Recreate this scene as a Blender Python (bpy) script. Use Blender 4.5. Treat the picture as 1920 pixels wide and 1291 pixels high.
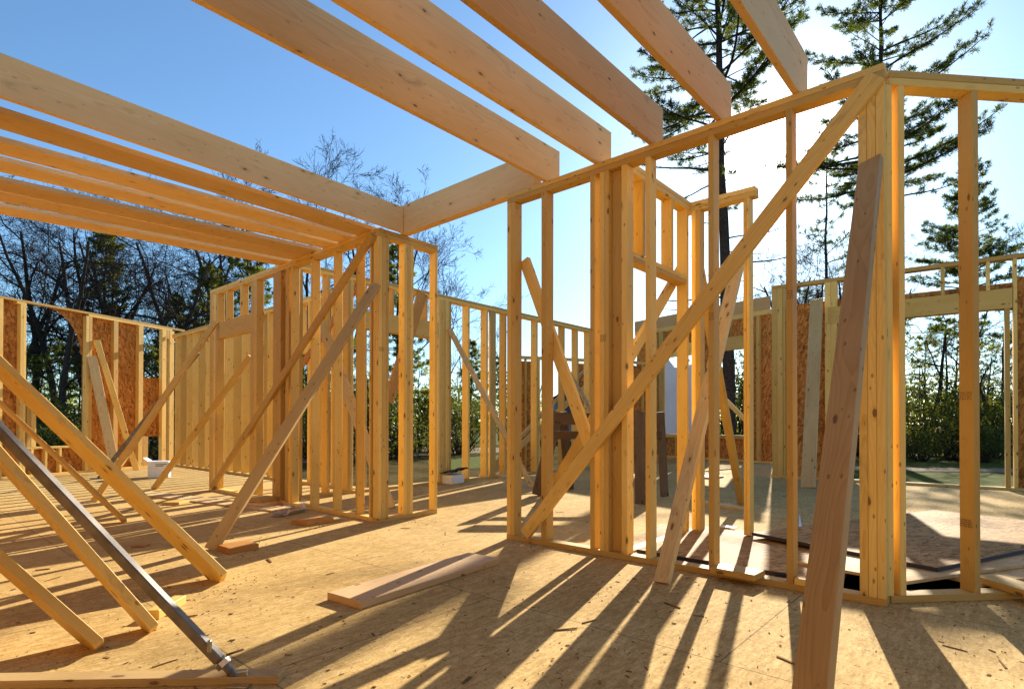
import bpy, bmesh, math, random
import numpy as np
from mathutils import Vector, Matrix

for o in list(bpy.data.objects): bpy.data.objects.remove(o, do_unlink=True)
C = bpy.context.scene.collection
SC = bpy.context.scene
R = math.radians

# ---------------------------------------------------------------- camera
EYE = 0.92
FPX, CXP, CYP, PITCH, ROLL, HEAD = 1069.0, 960.0, 783.3, 0.0086, 0.0012, 0.7183
_f = Vector((math.cos(HEAD), math.sin(HEAD), 0)); _r = Vector((math.sin(HEAD), -math.cos(HEAD), 0)); _u = Vector((0, 0, 1))
FW = _f*math.cos(PITCH) + _u*math.sin(PITCH); UP = _u*math.cos(PITCH) - _f*math.sin(PITCH)
RT = _r*math.cos(ROLL) + UP*math.sin(ROLL); UPR = UP*math.cos(ROLL) - _r*math.sin(ROLL)
CAM = Vector((0, 0, EYE))
cam = bpy.data.cameras.new('camera'); co = bpy.data.objects.new('camera', cam); C.objects.link(co)
cam.sensor_width = 36.0; cam.lens = 36.0*FPX/1920.0
cam.shift_y = (CYP-645.5)/1920.0
cam.clip_start = 0.05; cam.clip_end = 3000
co.matrix_world = Matrix(((RT.x, UPR.x, -FW.x, CAM.x), (RT.y, UPR.y, -FW.y, CAM.y), (RT.z, UPR.z, -FW.z, CAM.z), (0, 0, 0, 1)))
SC.camera = co

# ---------------------------------------------------------------- sun, sky, exposure
SUN = Vector((0.877, 0.256, 0.407)).normalized()
SUN_EL = math.asin(SUN.z); SUN_AZ = math.atan2(SUN.x, SUN.y)
w = bpy.data.worlds.new('World'); SC.world = w; w.use_nodes = True
nt = w.node_tree; nt.nodes.clear()
wo = nt.nodes.new('ShaderNodeOutputWorld'); bg = nt.nodes.new('ShaderNodeBackground')
sky = nt.nodes.new('ShaderNodeTexSky'); sky.sky_type = 'NISHITA'; sky.sun_disc = False
sky.sun_elevation = SUN_EL; sky.sun_rotation = SUN_AZ
sky.air_density = 1.0; sky.dust_density = 0.3; sky.ozone_density = 1.6
bg.inputs['Strength'].default_value = 0.080
tint = nt.nodes.new('ShaderNodeMix'); tint.data_type = 'RGBA'; tint.blend_type = 'MULTIPLY'; tint.inputs[0].default_value = 1.0
tint.inputs[7].default_value = (0.70, 0.92, 1.06, 1); nt.links.new(sky.outputs[0], tint.inputs[6]); nt.links.new(tint.outputs[2], bg.inputs['Color'])
# the bright aureole of scattered light round the sun, part of the sky itself
tc = nt.nodes.new('ShaderNodeTexCoord'); dp = nt.nodes.new('ShaderNodeVectorMath'); dp.operation = 'DOT_PRODUCT'
dp.inputs[1].default_value = SUN; nt.links.new(tc.outputs['Generated'], dp.inputs[0])
def wmath(op, a, b):
    m = nt.nodes.new('ShaderNodeMath'); m.operation = op
    for i, v in enumerate((a, b)):
        if isinstance(v, (int, float)): m.inputs[i].default_value = v
        else: nt.links.new(v, m.inputs[i])
    return m.outputs[0]
ang = wmath('ARCCOSINE', wmath('MINIMUM', dp.outputs['Value'], 0.999999), 0)
g1 = wmath('MULTIPLY', wmath('EXPONENT', wmath('MULTIPLY', wmath('POWER', wmath('DIVIDE', ang, R(2.5)), 2.0), -1.0), 0), 9.0)
g2 = wmath('MULTIPLY', wmath('EXPONENT', wmath('MULTIPLY', wmath('DIVIDE', ang, R(6.5)), -1.0), 0), 0.35)
bg2 = nt.nodes.new('ShaderNodeBackground'); bg2.inputs['Color'].default_value = (1.0, 0.94, 0.82, 1)
nt.links.new(wmath('ADD', g1, g2), bg2.inputs['Strength'])
ad = nt.nodes.new('ShaderNodeAddShader'); nt.links.new(bg.outputs[0], ad.inputs[0]); nt.links.new(bg2.outputs[0], ad.inputs[1])
nt.links.new(ad.outputs[0], wo.inputs['Surface'])
sl = bpy.data.lights.new('sun', 'SUN'); sl.energy = 5.0; sl.angle = R(0.5); sl.color = (1.0, 0.92, 0.77)
so = bpy.data.objects.new('sun', sl); C.objects.link(so)
so.rotation_euler = SUN.to_track_quat('Z', 'Y').to_euler(); so.location = SUN*60
SC.view_settings.view_transform = 'Standard'; SC.view_settings.look = 'None'
SC.view_settings.exposure = 1.25; SC.view_settings.gamma = 1.0
SC.render.engine = 'CYCLES'
SC.cycles.max_bounces = 10; SC.cycles.diffuse_bounces = 7; SC.cycles.transparent_max_bounces = 8
SC.cycles.sample_clamp_indirect = 6.0

# ---------------------------------------------------------------- surveying helpers
def ray(x, y): return FW + RT*((x-CXP)/FPX) - UPR*((y-CYP)/FPX)
def on_z(x, y, z=0.0):
    r = ray(x, y); return CAM + r*((z-EYE)/r.z)
def on_x(x, y, X):
    r = ray(x, y); return CAM + r*(X/r.x)
def on_y(x, y, Y):
    r = ray(x, y); return CAM + r*(Y/r.y)
def at(x, y, d): return CAM + ray(x, y)*d          # d metres along the camera axis
def dist(p): return (Vector(p)-CAM).dot(FW)

# ---------------------------------------------------------------- materials
def new_mat(name):
    m = bpy.data.materials.new(name); m.use_nodes = True
    t = m.node_tree; t.nodes.clear()
    o = t.nodes.new('ShaderNodeOutputMaterial'); b = t.nodes.new('ShaderNodeBsdfPrincipled')
    t.links.new(b.outputs[0], o.inputs['Surface'])
    return m, t, b
class G:
    """tiny node-graph helper"""
    def __init__(s, t): s.t = t
    def _in(s, n, i, v):
        if v is None: return
        if hasattr(v, 'is_output'): s.t.links.new(v, n.inputs[i])
        else: n.inputs[i].default_value = v
    def math(s, op, a, b=None, c=None):
        n = s.t.nodes.new('ShaderNodeMath'); n.operation = op
        s._in(n, 0, a); s._in(n, 1, b); s._in(n, 2, c); return n.outputs[0]
    def vmath(s, op, a, b=None):
        n = s.t.nodes.new('ShaderNodeVectorMath'); n.operation = op
        s._in(n, 0, a); s._in(n, 1, b); return n.outputs['Value' if op in ('LENGTH', 'DOT_PRODUCT') else 'Vector']
    def coord(s, k='Object'): return s.t.nodes.new('ShaderNodeTexCoord').outputs[k]
    def rnd(s): return s.t.nodes.new('ShaderNodeObjectInfo').outputs['Random']
    def noise(s, vec, scale, detail=3.0, rough=0.5, dist=0.0, col=False):
        n = s.t.nodes.new('ShaderNodeTexNoise'); s._in(n, 'Vector', vec); n.inputs['Scale'].default_value = scale
        n.inputs['Detail'].default_value = detail; n.inputs['Roughness'].default_value = rough; n.inputs['Distortion'].default_value = dist
        return n.outputs['Color' if col else 'Fac']
    def voro(s, vec, scale, out='Distance', rand=1.0, feat='F1'):
        n = s.t.nodes.new('ShaderNodeTexVoronoi'); n.feature = feat; s._in(n, 'Vector', vec); n.inputs['Scale'].default_value = scale
        n.inputs['Randomness'].default_value = rand; return n.outputs[out]
    def ramp(s, fac, stops):
        n = s.t.nodes.new('ShaderNodeValToRGB'); s._in(n, 'Fac', fac)
        e = n.color_ramp.elements
        while len(e) > 1: e.remove(e[-1])
        e[0].position = stops[0][0]; e[0].color = (*stops[0][1], 1) if len(stops[0][1]) == 3 else stops[0][1]
        for p, c in stops[1:]:
            k = e.new(p); k.color = (*c, 1)
        return n.outputs['Color']
    def sstep(s, v, a, b):
        n = s.t.nodes.new('ShaderNodeMapRange'); n.interpolation_type = 'SMOOTHSTEP'; s._in(n, 'Value', v)
        n.inputs['From Min'].default_value = a; n.inputs['From Max'].default_value = b; return n.outputs[0]
    def mix(s, f, a, b, mode='MIX'):
        n = s.t.nodes.new('ShaderNodeMix'); n.data_type = 'RGBA'; n.blend_type = mode
        s._in(n, 0, f)
        for i, v in ((6, a), (7, b)):
            if hasattr(v, 'is_output'): s.t.links.new(v, n.inputs[i])
            else: n.inputs[i].default_value = (*v, 1)
        return n.outputs[2]
    def sep(s, v):
        n = s.t.nodes.new('ShaderNodeSeparateXYZ'); s.t.links.new(v, n.inputs[0]); return n.outputs
    def comb(s, x, y, z):
        n = s.t.nodes.new('ShaderNodeCombineXYZ')
        for i, v in enumerate((x, y, z)): s._in(n, i, v)
        return n.outputs[0]
    def bump(s, h, b, strength=0.3, dist=0.002):
        n = s.t.nodes.new('ShaderNodeBump'); n.inputs['Strength'].default_value = strength; n.inputs['Distance'].default_value = dist
        s.t.links.new(h, n.inputs['Height']); s.t.links.new(n.outputs[0], b.inputs['Normal'])

def wood(name, light, mid, dark, knot=(0.11, 0.045, 0.015), rough=0.62, knots=1.0, ring=150.0, var=0.46, pins=0.6):
    m, t, b = new_mat(name); g = G(t)
    oc = g.coord('Object'); rn = g.rnd()
    off = g.comb(g.math('MULTIPLY', rn, 37.7), g.math('MULTIPLY', rn, 91.3), g.math('MULTIPLY', rn, 53.9))
    v = g.vmath('ADD', oc, off); X, Y, Z = g.sep(v)
    # growth rings round a wandering pith, giving straight and cathedral grain
    lo, lo2, _ = g.sep(oc)
    wob = g.noise(g.comb(g.math('MULTIPLY', X, 2.0), g.math('MULTIPLY', Y, 2.0), g.math('MULTIPLY', Z, 0.9)), 1.0, 2.0, col=True)
    wx, wy, wz = g.sep(wob)
    px = g.math('ADD', lo, g.math('ADD', g.math('MULTIPLY_ADD', rn, 0.16, -0.08), g.math('MULTIPLY_ADD', wx, 0.12, -0.06)))
    py = g.math('ADD', lo2, g.math('ADD', g.math('MULTIPLY_ADD', g.math('FRACT', g.math('MULTIPLY', rn, 17.0)), 0.12, 0.03), g.math('MULTIPLY_ADD', wy, 0.12, -0.06)))
    rad = g.math('SQRT', g.math('ADD', g.math('MULTIPLY', px, px), g.math('MULTIPLY', py, py)))
    rings = g.math('FRACT', g.math('MULTIPLY', rad, ring))
    rings = g.math('POWER', rings, 2.2)
    fine = g.noise(g.comb(g.math('MULTIPLY', X, 160.0), g.math('MULTIPLY', Y, 160.0), g.math('MULTIPLY', Z, 5.0)), 1.0, 3.0)
    blot = g.noise(g.comb(g.math('MULTIPLY', X, 6.0), g.math('MULTIPLY', Y, 6.0), g.math('MULTIPLY', Z, 1.6)), 1.0, 3.0)
    f = g.math('ADD', g.math('MULTIPLY', rings, 0.34), g.math('ADD', g.math('MULTIPLY_ADD', fine, 0.5, -0.25), g.math('MULTIPLY_ADD', blot, 0.9, -0.2)))
    col = g.ramp(f, [(0.0, light), (0.5, mid), (1.0, dark)])
    # board-to-board tint
    tint = g.mix(g.math('FRACT', g.math('MULTIPLY', rn, 7.31)), (1+var*0.35, 1+var*0.25, 1+var*0.1), (1-var*0.7, 1-var*0.9, 1-var*1.1))
    col = g.mix(1.0, col, tint, 'MULTIPLY')
    # knots
    kv = g.comb(g.math('MULTIPLY', X, 11.0), g.math('MULTIPLY', Y, 11.0), g.math('MULTIPLY', Z, 4.6))
    kd = g.voro(kv, 1.0)
    kd2 = g.math('ADD', kd, g.math('MULTIPLY_ADD', g.noise(v, 60.0, 2.0), 0.08, -0.04))
    halo = g.sstep(kd2, 0.26, 0.10); core = g.sstep(kd2, 0.125*knots, 0.085*knots)
    col = g.mix(g.math('MULTIPLY', halo, 0.4), col, dark)
    col = g.mix(g.math('MULTIPLY', core, 0.8), col, knot)
    kd3 = g.voro(g.comb(g.math('MULTIPLY', X, 19.0), g.math('MULTIPLY', Y, 19.0), g.math('MULTIPLY', Z, 9.0)), 1.0)
    pin = g.sstep(kd3, 0.14, 0.08)
    col = g.mix(g.math('MULTIPLY', pin, pins), col, knot)
    sm = g.sstep(g.noise(g.comb(g.math('MULTIPLY', X, 9.0), g.math('MULTIPLY', Y, 9.0), g.math('MULTIPLY', Z, 2.6)), 1.0, 5.0, 0.65, 0.8), 0.60, 0.74)
    col = g.mix(g.math('MULTIPLY', sm, 0.42), col, (0.20, 0.125, 0.065))
    t.links.new(col, b.inputs['Base Color']); b.inputs['Roughness'].default_value = rough
    b.inputs['Specular IOR Level'].default_value = 0.3
    g.bump(g.math('ADD', g.math('MULTIPLY', rings, 0.6), fine), b, 0.25, 0.0015)
    return m

def osb(name, a, bcol, c, scale=1.0, dark_edge=None):
    m, t, b = new_mat(name); g = G(t)
    oc = g.coord('Object'); rn = g.rnd()
    v = g.vmath('ADD', oc, g.comb(g.math('MULTIPLY', rn, 31.0), g.math('MULTIPLY', rn, 17.0), g.math('MULTIPLY', rn, 7.0)))
    X, Y, Z = g.sep(v)
    # strands: three crossing layers of stretched cells
    layers = []
    for k, (ax, ay, s) in enumerate(((0.25, 1.0, 1.0), (0.8, 0.6, 1.15), (0.35, 0.95, 0.8))):
        u1 = g.math('ADD', g.math('MULTIPLY', X, ax), g.math('ADD', g.math('MULTIPLY', Y, ay), g.math('MULTIPLY', Z, 0.2)))
        u2 = g.math('SUBTRACT', g.math('MULTIPLY', X, ay), g.math('ADD', g.math('MULTIPLY', Y, ax), g.math('MULTIPLY', Z, -0.9 if k == 1 else 0.9)))
        wv = g.comb(g.math('MULTIPLY', u1, 70.0*s*scale), g.math('MULTIPLY', u2, 11.0*s*scale), g.math('MULTIPLY', Z, 20.0*scale))
        layers.append(g.voro(wv, 1.0, 'Color'))
    r0 = g.sep(layers[0])[0]; r1 = g.sep(layers[1])[1]; r2 = g.sep(layers[2])[2]
    sel = g.noise(v, 26.0*scale, 2.0)
    f = g.mix(g.sstep(sel, 0.44, 0.5), g.comb(r0, r0, r0), g.comb(r1, r1, r1))
    f = g.sep(g.mix(g.sstep(sel, 0.55, 0.6), f, g.comb(r2, r2, r2)))[0]
    fine = g.noise(v, 300.0, 2.0)
    col = g.ramp(g.math('ADD', g.math('MULTIPLY', f, 0.8), g.math('MULTIPLY', fine, 0.2)), [(0.05, c), (0.45, bcol), (0.9, a)])
    big = g.noise(v, 1.6, 3.0)
    col = g.mix(1.0, col, g.ramp(big, [(0.3, (0.8, 0.78, 0.75)), (0.7, (1.08, 1.05, 1.0))]), 'MULTIPLY')
    t.links.new(col, b.inputs['Base Color']); b.inputs['Roughness'].default_value = 0.7
    b.inputs['Specular IOR Level'].default_value = 0.08
    g.bump(f, b, 0.3, 0.001)
    return m

def plain(name, col, rough=0.7, metal=0.0, n=0.15, scale=8.0, bump=0.0):
    m, t, b = new_mat(name); g = G(t)
    f = g.noise(g.coord('Object'), scale, 5.0, 0.6)
    cc = g.ramp(f, [(0.3, tuple(x*(1-n) for x in col)), (0.7, tuple(min(1, x*(1+n)) for x in col))])
    t.links.new(cc, b.inputs['Base Color']); b.inputs['Roughness'].default_value = rough; b.inputs['Metallic'].default_value = metal
    if rough >= 0.8: b.inputs['Specular IOR Level'].default_value = 0.02
    if bump: g.bump(f, b, bump, 0.01)
    return m

def leaf(name, a, bcol, trans=0.45):
    m, t, b = new_mat(name); g = G(t)
    f = g.noise(g.coord('Object'), 1.3, 3.0); r = g.noise(g.coord('Object'), 9.0, 2.0)
    col = g.ramp(g.math('ADD', g.math('MULTIPLY', f, 0.5), g.math('MULTIPLY', r, 0.5)), [(0.35, a), (0.65, bcol)])
    t.links.new(col, b.inputs['Base Color']); b.inputs['Roughness'].default_value = 0.55; b.inputs['Specular IOR Level'].default_value = 0.3
    tr = t.nodes.new('ShaderNodeBsdfTranslucent'); mx = t.nodes.new('ShaderNodeMixShader'); mx.inputs[0].default_value = trans
    t.links.new(g.mix(1.0, col, (1.5, 1.35, 0.5), 'MULTIPLY'), tr.inputs['Color'])
    out = [n for n in t.nodes if n.type == 'OUTPUT_MATERIAL'][0]
    t.links.new(b.outputs[0], mx.inputs[1]); t.links.new(tr.outputs[0], mx.inputs[2]); t.links.new(mx.outputs[0], out.inputs['Surface'])
    return m

M = {}
M['lumber'] = wood('lumber', (0.79, 0.58, 0.20), (0.71, 0.47, 0.125), (0.53, 0.30, 0.062))
M['joist'] = wood('joist_lumber', (0.84, 0.615, 0.33), (0.75, 0.51, 0.235), (0.56, 0.345, 0.125), knots=0.7, ring=120.0, pins=0.3)
M['weathered'] = wood('weathered_lumber', (0.68, 0.53, 0.27), (0.57, 0.41, 0.18), (0.40, 0.26, 0.10), ring=130.0)
M['pale'] = wood('pale_lumber', (0.86, 0.66, 0.40), (0.78, 0.55, 0.29), (0.60, 0.40, 0.18), pins=0.4)
M['old'] = wood('old_grey_lumber', (0.19, 0.135, 0.085), (0.125, 0.083, 0.05), (0.06, 0.04, 0.025), knot=(0.03, 0.02, 0.01), rough=0.85)
M['orange'] = wood('orange_lumber', (0.66, 0.36, 0.10), (0.55, 0.27, 0.06), (0.40, 0.17, 0.035))  # own colour of the offcuts; warm light painted in on the back wall brace
M['sheath'] = osb('sheathing_osb', (0.66, 0.30, 0.08), (0.46, 0.185, 0.042), (0.20, 0.072, 0.018), 0.5)
M['sheet'] = osb('sheet_osb', (0.52, 0.33, 0.14), (0.37, 0.21, 0.08), (0.18, 0.09, 0.032), 0.7)
M['ply'] = osb('plywood', (0.66, 0.50, 0.28), (0.60, 0.43, 0.22), (0.52, 0.35, 0.17), 0.4)
M['edge'] = plain('edge_sealer', (0.02, 0.025, 0.05), 0.6)
M['white'] = plain('white_carton', (0.78, 0.77, 0.74), 0.6, 0, 0.04)
M['ink'] = plain('ink', (0.05, 0.03, 0.03), 0.8)
M['black'] = plain('black_plastic', (0.018, 0.018, 0.022), 0.35, 0, 0.3)
M['paper'] = plain('house_wrap', (0.72, 0.74, 0.77), 0.55, 0, 0.06, 2.0)
M['steel'] = plain('galvanised_steel', (0.17, 0.135, 0.10), 0.55, 0.15, 0.35, 14.0, 0.1)
M['bolt'] = plain('bright_steel', (0.55, 0.53, 0.50), 0.3, 1.0, 0.2, 30)
M['bark'] = plain('bark', (0.055, 0.042, 0.034), 0.95, 0, 0.45, 12.0, 0.5)
M['twig'] = plain('twig_bark', (0.045, 0.034, 0.028), 0.95, 0, 0.3, 5.0)
M['needle'] = leaf('pine_needles', (0.04, 0.07, 0.02), (0.12, 0.145, 0.04), 0.6)
M['needle_dark'] = leaf('hemlock_needles', (0.06, 0.09, 0.02), (0.20, 0.21, 0.045), 0.6)
M['leaf'] = leaf('shrub_leaves', (0.03, 0.052, 0.012), (0.12, 0.125, 0.022), 0.45)
M['pit_shade'] = plain('pit_shade_black', (0.01, 0.009, 0.008), 1.0)  # near-black colour stands in for shade beneath the raised sheets
M['teal'] = plain('teal_siding', (0.16, 0.24, 0.22), 0.7)
M['roofing'] = plain('grey_roofing', (0.05, 0.05, 0.055), 0.9)
M['wrap'] = plain('clear_wrap', (0.6, 0.6, 0.6), 0.2)

def mat_floor():
    m, t, b = new_mat('subfloor'); g = G(t)
    oc = g.coord('Object'); X, Y, Z = g.sep(oc)
    n1 = g.noise(oc, 0.55, 4.0, 0.55); n2 = g.noise(oc, 5.0, 5.0, 0.65)
    fib = g.noise(g.comb(g.math('MULTIPLY', X, 14.0), g.math('MULTIPLY', Y, 60.0), 0.0), 1.0, 4.0, 0.7)
    fl = g.sep(g.voro(g.comb(g.math('MULTIPLY', X, 16.0), g.math('MULTIPLY', Y, 70.0), 0.0), 1.0, 'Color'))[0]
    f = g.math('ADD', g.math('MULTIPLY', n1, 0.45), g.math('ADD', g.math('MULTIPLY', n2, 0.3), g.math('ADD', g.math('MULTIPLY', fib, 0.3), g.math('MULTIPLY', fl, 0.14))))
    col = g.ramp(f, [(0.30, (0.27, 0.155, 0.05)), (0.55, (0.47, 0.305, 0.11)), (0.82, (0.70, 0.50, 0.22))])
    gr = g.noise(oc, 95.0, 3.0, 0.8); gr2 = g.noise(oc, 26.0, 4.0, 0.75)
    f2 = g.math('ADD', g.math('MULTIPLY', gr, 0.6), g.math('MULTIPLY', gr2, 0.4))
    col = g.mix(1.0, col, g.ramp(f2, [(0.36, (0.62, 0.58, 0.52)), (0.5, (0.98, 0.97, 0.95)), (0.64, (1.22, 1.23, 1.24))]), 'MULTIPLY')
    # dirt specks and scuffs
    sp = g.voro(oc, 38.0); sel = g.noise(oc, 2.3, 3.0)
    sp = g.math('MULTIPLY', g.sstep(sp, 0.17, 0.08), g.sstep(sel, 0.46, 0.62))
    col = g.mix(g.math('MULTIPLY', sp, 0.6), col, (0.13, 0.07, 0.03))
    sp2 = g.sstep(g.voro(oc, 110.0), 0.25, 0.12)
    col = g.mix(g.math('MULTIPLY', sp2, 0.28), col, (0.17, 0.10, 0.045))
    st = g.sstep(g.noise(oc, 1.1, 6.0, 0.7, 0.6), 0.56, 0.75)
    col = g.mix(g.math('MULTIPLY', st, 0.35), col, (0.22, 0.14, 0.075))
    # panel joints, 1.22 x 2.44 m, staggered
    br = t.nodes.new('ShaderNodeTexBrick'); br.offset = 0.5; br.squash = 1.0
    br.inputs['Scale'].default_value = 1.0; br.inputs['Brick Width'].default_value = 2.44; br.inputs['Row Height'].default_value = 1.22
    br.inputs['Mortar Size'].default_value = 0.004; br.inputs['Mortar Smooth'].default_value = 0.3
    t.links.new(g.comb(g.math('ADD', Y, 0.37), g.math('ADD', X, 0.25), 0.0), br.inputs['Vector'])
    col = g.mix(g.math('MULTIPLY', br.outputs['Fac'], 0.6), col, (0.10, 0.06, 0.03))
    mu = g.sstep(g.noise(g.comb(g.math('MULTIPLY', X, 2.0), g.math('MULTIPLY', Y, 5.0), 0.0), 1.0, 7.0, 0.75, 1.2), 0.55, 0.68)
    col = g.mix(g.math('MULTIPLY', mu, 0.3), col, (0.62, 0.44, 0.20))
    nx = g.math('ABSOLUTE', g.math('SUBTRACT', g.math('FRACT', g.math('DIVIDE', g.math('ADD', Y, 0.37), 0.406)), 0.5)); ny = g.math('ABSOLUTE', g.math('SUBTRACT', g.math('FRACT', g.math('DIVIDE', X, 0.20)), 0.5))
    nl = g.math('MULTIPLY', g.math('LESS_THAN', g.math('ABSOLUTE', g.math('SUBTRACT', nx, 0.485)), 0.011), g.math('LESS_THAN', ny, 0.022))
    col = g.mix(g.math('MULTIPLY', nl, 0.7), col, (0.09, 0.06, 0.04))
    t.links.new(col, b.inputs['Base Color']); b.inputs['Roughness'].default_value = 0.85; b.inputs['Specular IOR Level'].default_value = 0.06
    h = g.math('SUBTRACT', g.math('ADD', g.math('MULTIPLY', fib, 0.7), g.math('MULTIPLY', n2, 0.6)), g.math('ADD', br.outputs['Fac'], sp))
    g.bump(h, b, 0.35, 0.003)
    return m
M['floor'] = mat_floor()
def mat_ground():
    m, t, b = new_mat('ground'); g = G(t)
    oc = g.coord('Object')
    n = g.noise(oc, 0.45, 6.0, 0.65); n2 = g.noise(oc, 3.0, 6.0, 0.7)
    f = g.math('ADD', g.math('MULTIPLY', n, 0.6), g.math('MULTIPLY', n2, 0.4))
    col = g.ramp(f, [(0.35, (0.035, 0.035, 0.014)), (0.48, (0.075, 0.06, 0.026)), (0.66, (0.15, 0.105, 0.05))])
    t.links.new(col, b.inputs['Base Color']); b.inputs['Roughness'].default_value = 0.95; b.inputs['Specular IOR Level'].default_value = 0.0
    g.bump(n2, b, 0.6, 0.05); return m
M['ground'] = mat_ground()
M['gravel'] = plain('gravel', (0.22, 0.17, 0.115), 0.95, 0, 0.3, 30.0, 0.4)
M['lawn'] = plain('lawn', (0.085, 0.095, 0.016), 0.9, 0, 0.35, 6.0, 0.5)

# ---------------------------------------------------------------- object helpers
def tag(o, label=None, cat=None, group=None, kind=None):
    if label: o['label'] = label
    if cat: o['category'] = cat
    if group: o['group'] = group
    if kind: o['kind'] = kind
    return o
def link(name, me, mat, M4=None, parent=None):
    o = bpy.data.objects.new(name, me); C.objects.link(o)
    if mat is not None: me.materials.append(mat if not isinstance(mat, str) else M[mat])
    M4 = M4 or Matrix.Identity(4)
    if parent is not None:
        o.parent = parent; o.matrix_basis = ROOT[parent.name].inverted() @ M4
        if parent.parent: pass
    else: o.matrix_world = M4
    ROOT[o.name] = M4
    return o
ROOT = {}
def empty(name, loc, label, cat, group=None):
    o = bpy.data.objects.new(name, None); C.objects.link(o); o.location = loc; o.empty_display_size = 0.2
    ROOT[o.name] = Matrix.Translation(loc)
    return tag(o, label, cat, group)
def box_mesh(sx, sy, sz, bev=0.0025, name='board'):
    bm = bmesh.new(); bmesh.ops.create_cube(bm, size=1.0)
    for v in bm.verts: v.co = Vector((v.co.x*sx, v.co.y*sy, v.co.z*sz))
    if bev: bmesh.ops.bevel(bm, geom=bm.edges[:], offset=bev, segments=1, affect='EDGES')
    me = bpy.data.meshes.new(name); bm.to_mesh(me); bm.free(); return me
def frame(z, n, o):
    """matrix with local Z along z, local Y close to n"""
    z = Vector(z).normalized(); y = Vector(n); y = (y - z*y.dot(z)).normalized(); x = y.cross(z)
    return Matrix(((x.x, y.x, z.x, o[0]), (x.y, y.y, z.y, o[1]), (x.z, y.z, z.z, o[2]), (0, 0, 0, 1)))
def board(name, p0, p1, w, t, n, mat='lumber', parent=None, bev=0.0025):
    """a board from p0 to p1: width w across, thickness t along n"""
    p0, p1 = Vector(p0), Vector(p1)
    L = (p1-p0).length
    return link(name, box_mesh(w, t, L, bev), mat, frame(p1-p0, n, (p0+p1)/2), parent)
def brace(p0, p1, w, t, n, label, mat='lumber', name='brace_board', cat='brace', group='diagonal braces nailed to the walls'):
    return tag(board(name, p0, p1, w, t, n, mat), label, cat, group)
def prism(name, pts, axis_n, th, mat, parent=None, bev=0.0, M4=None):
    """flat polygon (world points) extruded by th along axis_n"""
    bm = bmesh.new(); c = sum((Vector(p) for p in pts), Vector())/len(pts); n = Vector(axis_n).normalized()*th
    a = [bm.verts.new(Vector(p)-c) for p in pts]; b_ = [bm.verts.new(Vector(p)-c+n) for p in pts]
    bm.faces.new(a); bm.faces.new(b_[::-1])
    for i in range(len(pts)): bm.faces.new((a[i], b_[i], b_[(i+1) % len(pts)], a[(i+1) % len(pts)]))
    bmesh.ops.recalc_face_normals(bm, faces=bm.faces)
    if bev: bmesh.ops.bevel(bm, geom=bm.edges[:], offset=bev, segments=1, affect='EDGES')
    me = bpy.data.meshes.new(name); bm.to_mesh(me); bm.free()
    return link(name, me, mat, Matrix.Translation(c), parent)
def raw(name, V, F, mat, parent=None, loc=(0, 0, 0), smooth=False):
    me = bpy.data.meshes.new(name); me.from_pydata([tuple(v) for v in V], [], F); me.update()
    if smooth: me.polygons.foreach_set('use_smooth', [True]*len(me.polygons))
    return link(name, me, mat, Matrix.Translation(loc), parent)
TH = 0.038; D4 = 0.089
class Wall:
    """a stud wall standing on a line A->B (its face towards the camera side), depth going to nside"""
    def __init__(s, A, B, H, label, depth=D4, ntop=2, away=None, top=True, bottom=True, mat='lumber', s0=0.0, s1=None, bott=None, name='stud_wall'):
        s.A = Vector((A[0], A[1], 0)); s.B = Vector((B[0], B[1], 0)); s.d = (s.B-s.A).normalized(); s.L = (s.B-s.A).length
        s.n = Vector((-s.d.y, s.d.x, 0))
        if away is not None and s.n.dot(Vector((*away, 0))) < 0: s.n = -s.n
        s.H = H; s.dep = depth; s.mat = mat; s.ntop = ntop
        s.root = empty(name, s.A+s.d*s.L/2, label, 'wall')
        s1 = s.L if s1 is None else s1
        if bottom:
            for a, b in (bott or [(s0, s1)]): s.rail('bottom_plate', a, b, 0.0, TH)
        if top:
            for k in range(ntop): s.rail('top_plate', s0 + (0.002 if k else 0), s1, H-TH*(k+1)+(0.0015 if k == 0 else 0), H-TH*k)
        s.zt = H-TH*ntop; s.z0 = TH
    def p(s, a, z=0.0, dn=0.0): return s.A + s.d*a + s.n*dn + Vector((0, 0, z))
    def sz(s, px, py):
        r = ray(px, py); t = (s.A-CAM).dot(s.n)/r.dot(s.n); q = CAM + r*t
        return (q-s.A).dot(s.d), q.z
    def s_(s, px): return s.sz(px, 792)[0]
    def rail(s, name, a, b, z0, z1, d0=0.0, d1=None, mat=None):
        d1 = s.dep if d1 is None else d1
        m = (d0+d1)/2; zc = (z0+z1)/2
        return board(name, s.p(a, zc, m), s.p(b, zc, m), z1-z0, d1-d0, s.n, mat or s.mat, s.root)
    def stud(s, a, b=None, z0=None, z1=None, d0=0.0, d1=None, name='stud', mat=None):
        b = a+TH if b is None else b
        if b < a: a, b = b, a
        z0 = s.z0 if z0 is None else z0; z1 = s.zt if z1 is None else z1
        d1 = s.dep if d1 is None else d1; m = (d0+d1)/2; c = (a+b)/2
        return board(name, s.p(c, z0, m), s.p(c, z1, m), b-a-0.0012, d1-d0, s.n, mat or s.mat, s.root)
    def stud_px(s, px0, px1, n=1, **k):
        a, b = s.s_(px0), s.s_(px1)
        if a > b: a, b = b, a
        for i in range(n): s.stud(a+(b-a)*i/n, a+(b-a)*(i+1)/n, **k)
    def panel(s, name, a, b, z0, z1, dn, th, mat):
        return prism(name, [s.p(a, z0, dn), s.p(b, z0, dn), s.p(b, z1, dn), s.p(a, z1, dn)], s.n, th, mat, s.root)

# ---------------------------------------------------------------- ground, deck
HB = 2.742; HA = 2.728; XB = 3.389; XA = 3.149
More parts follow.
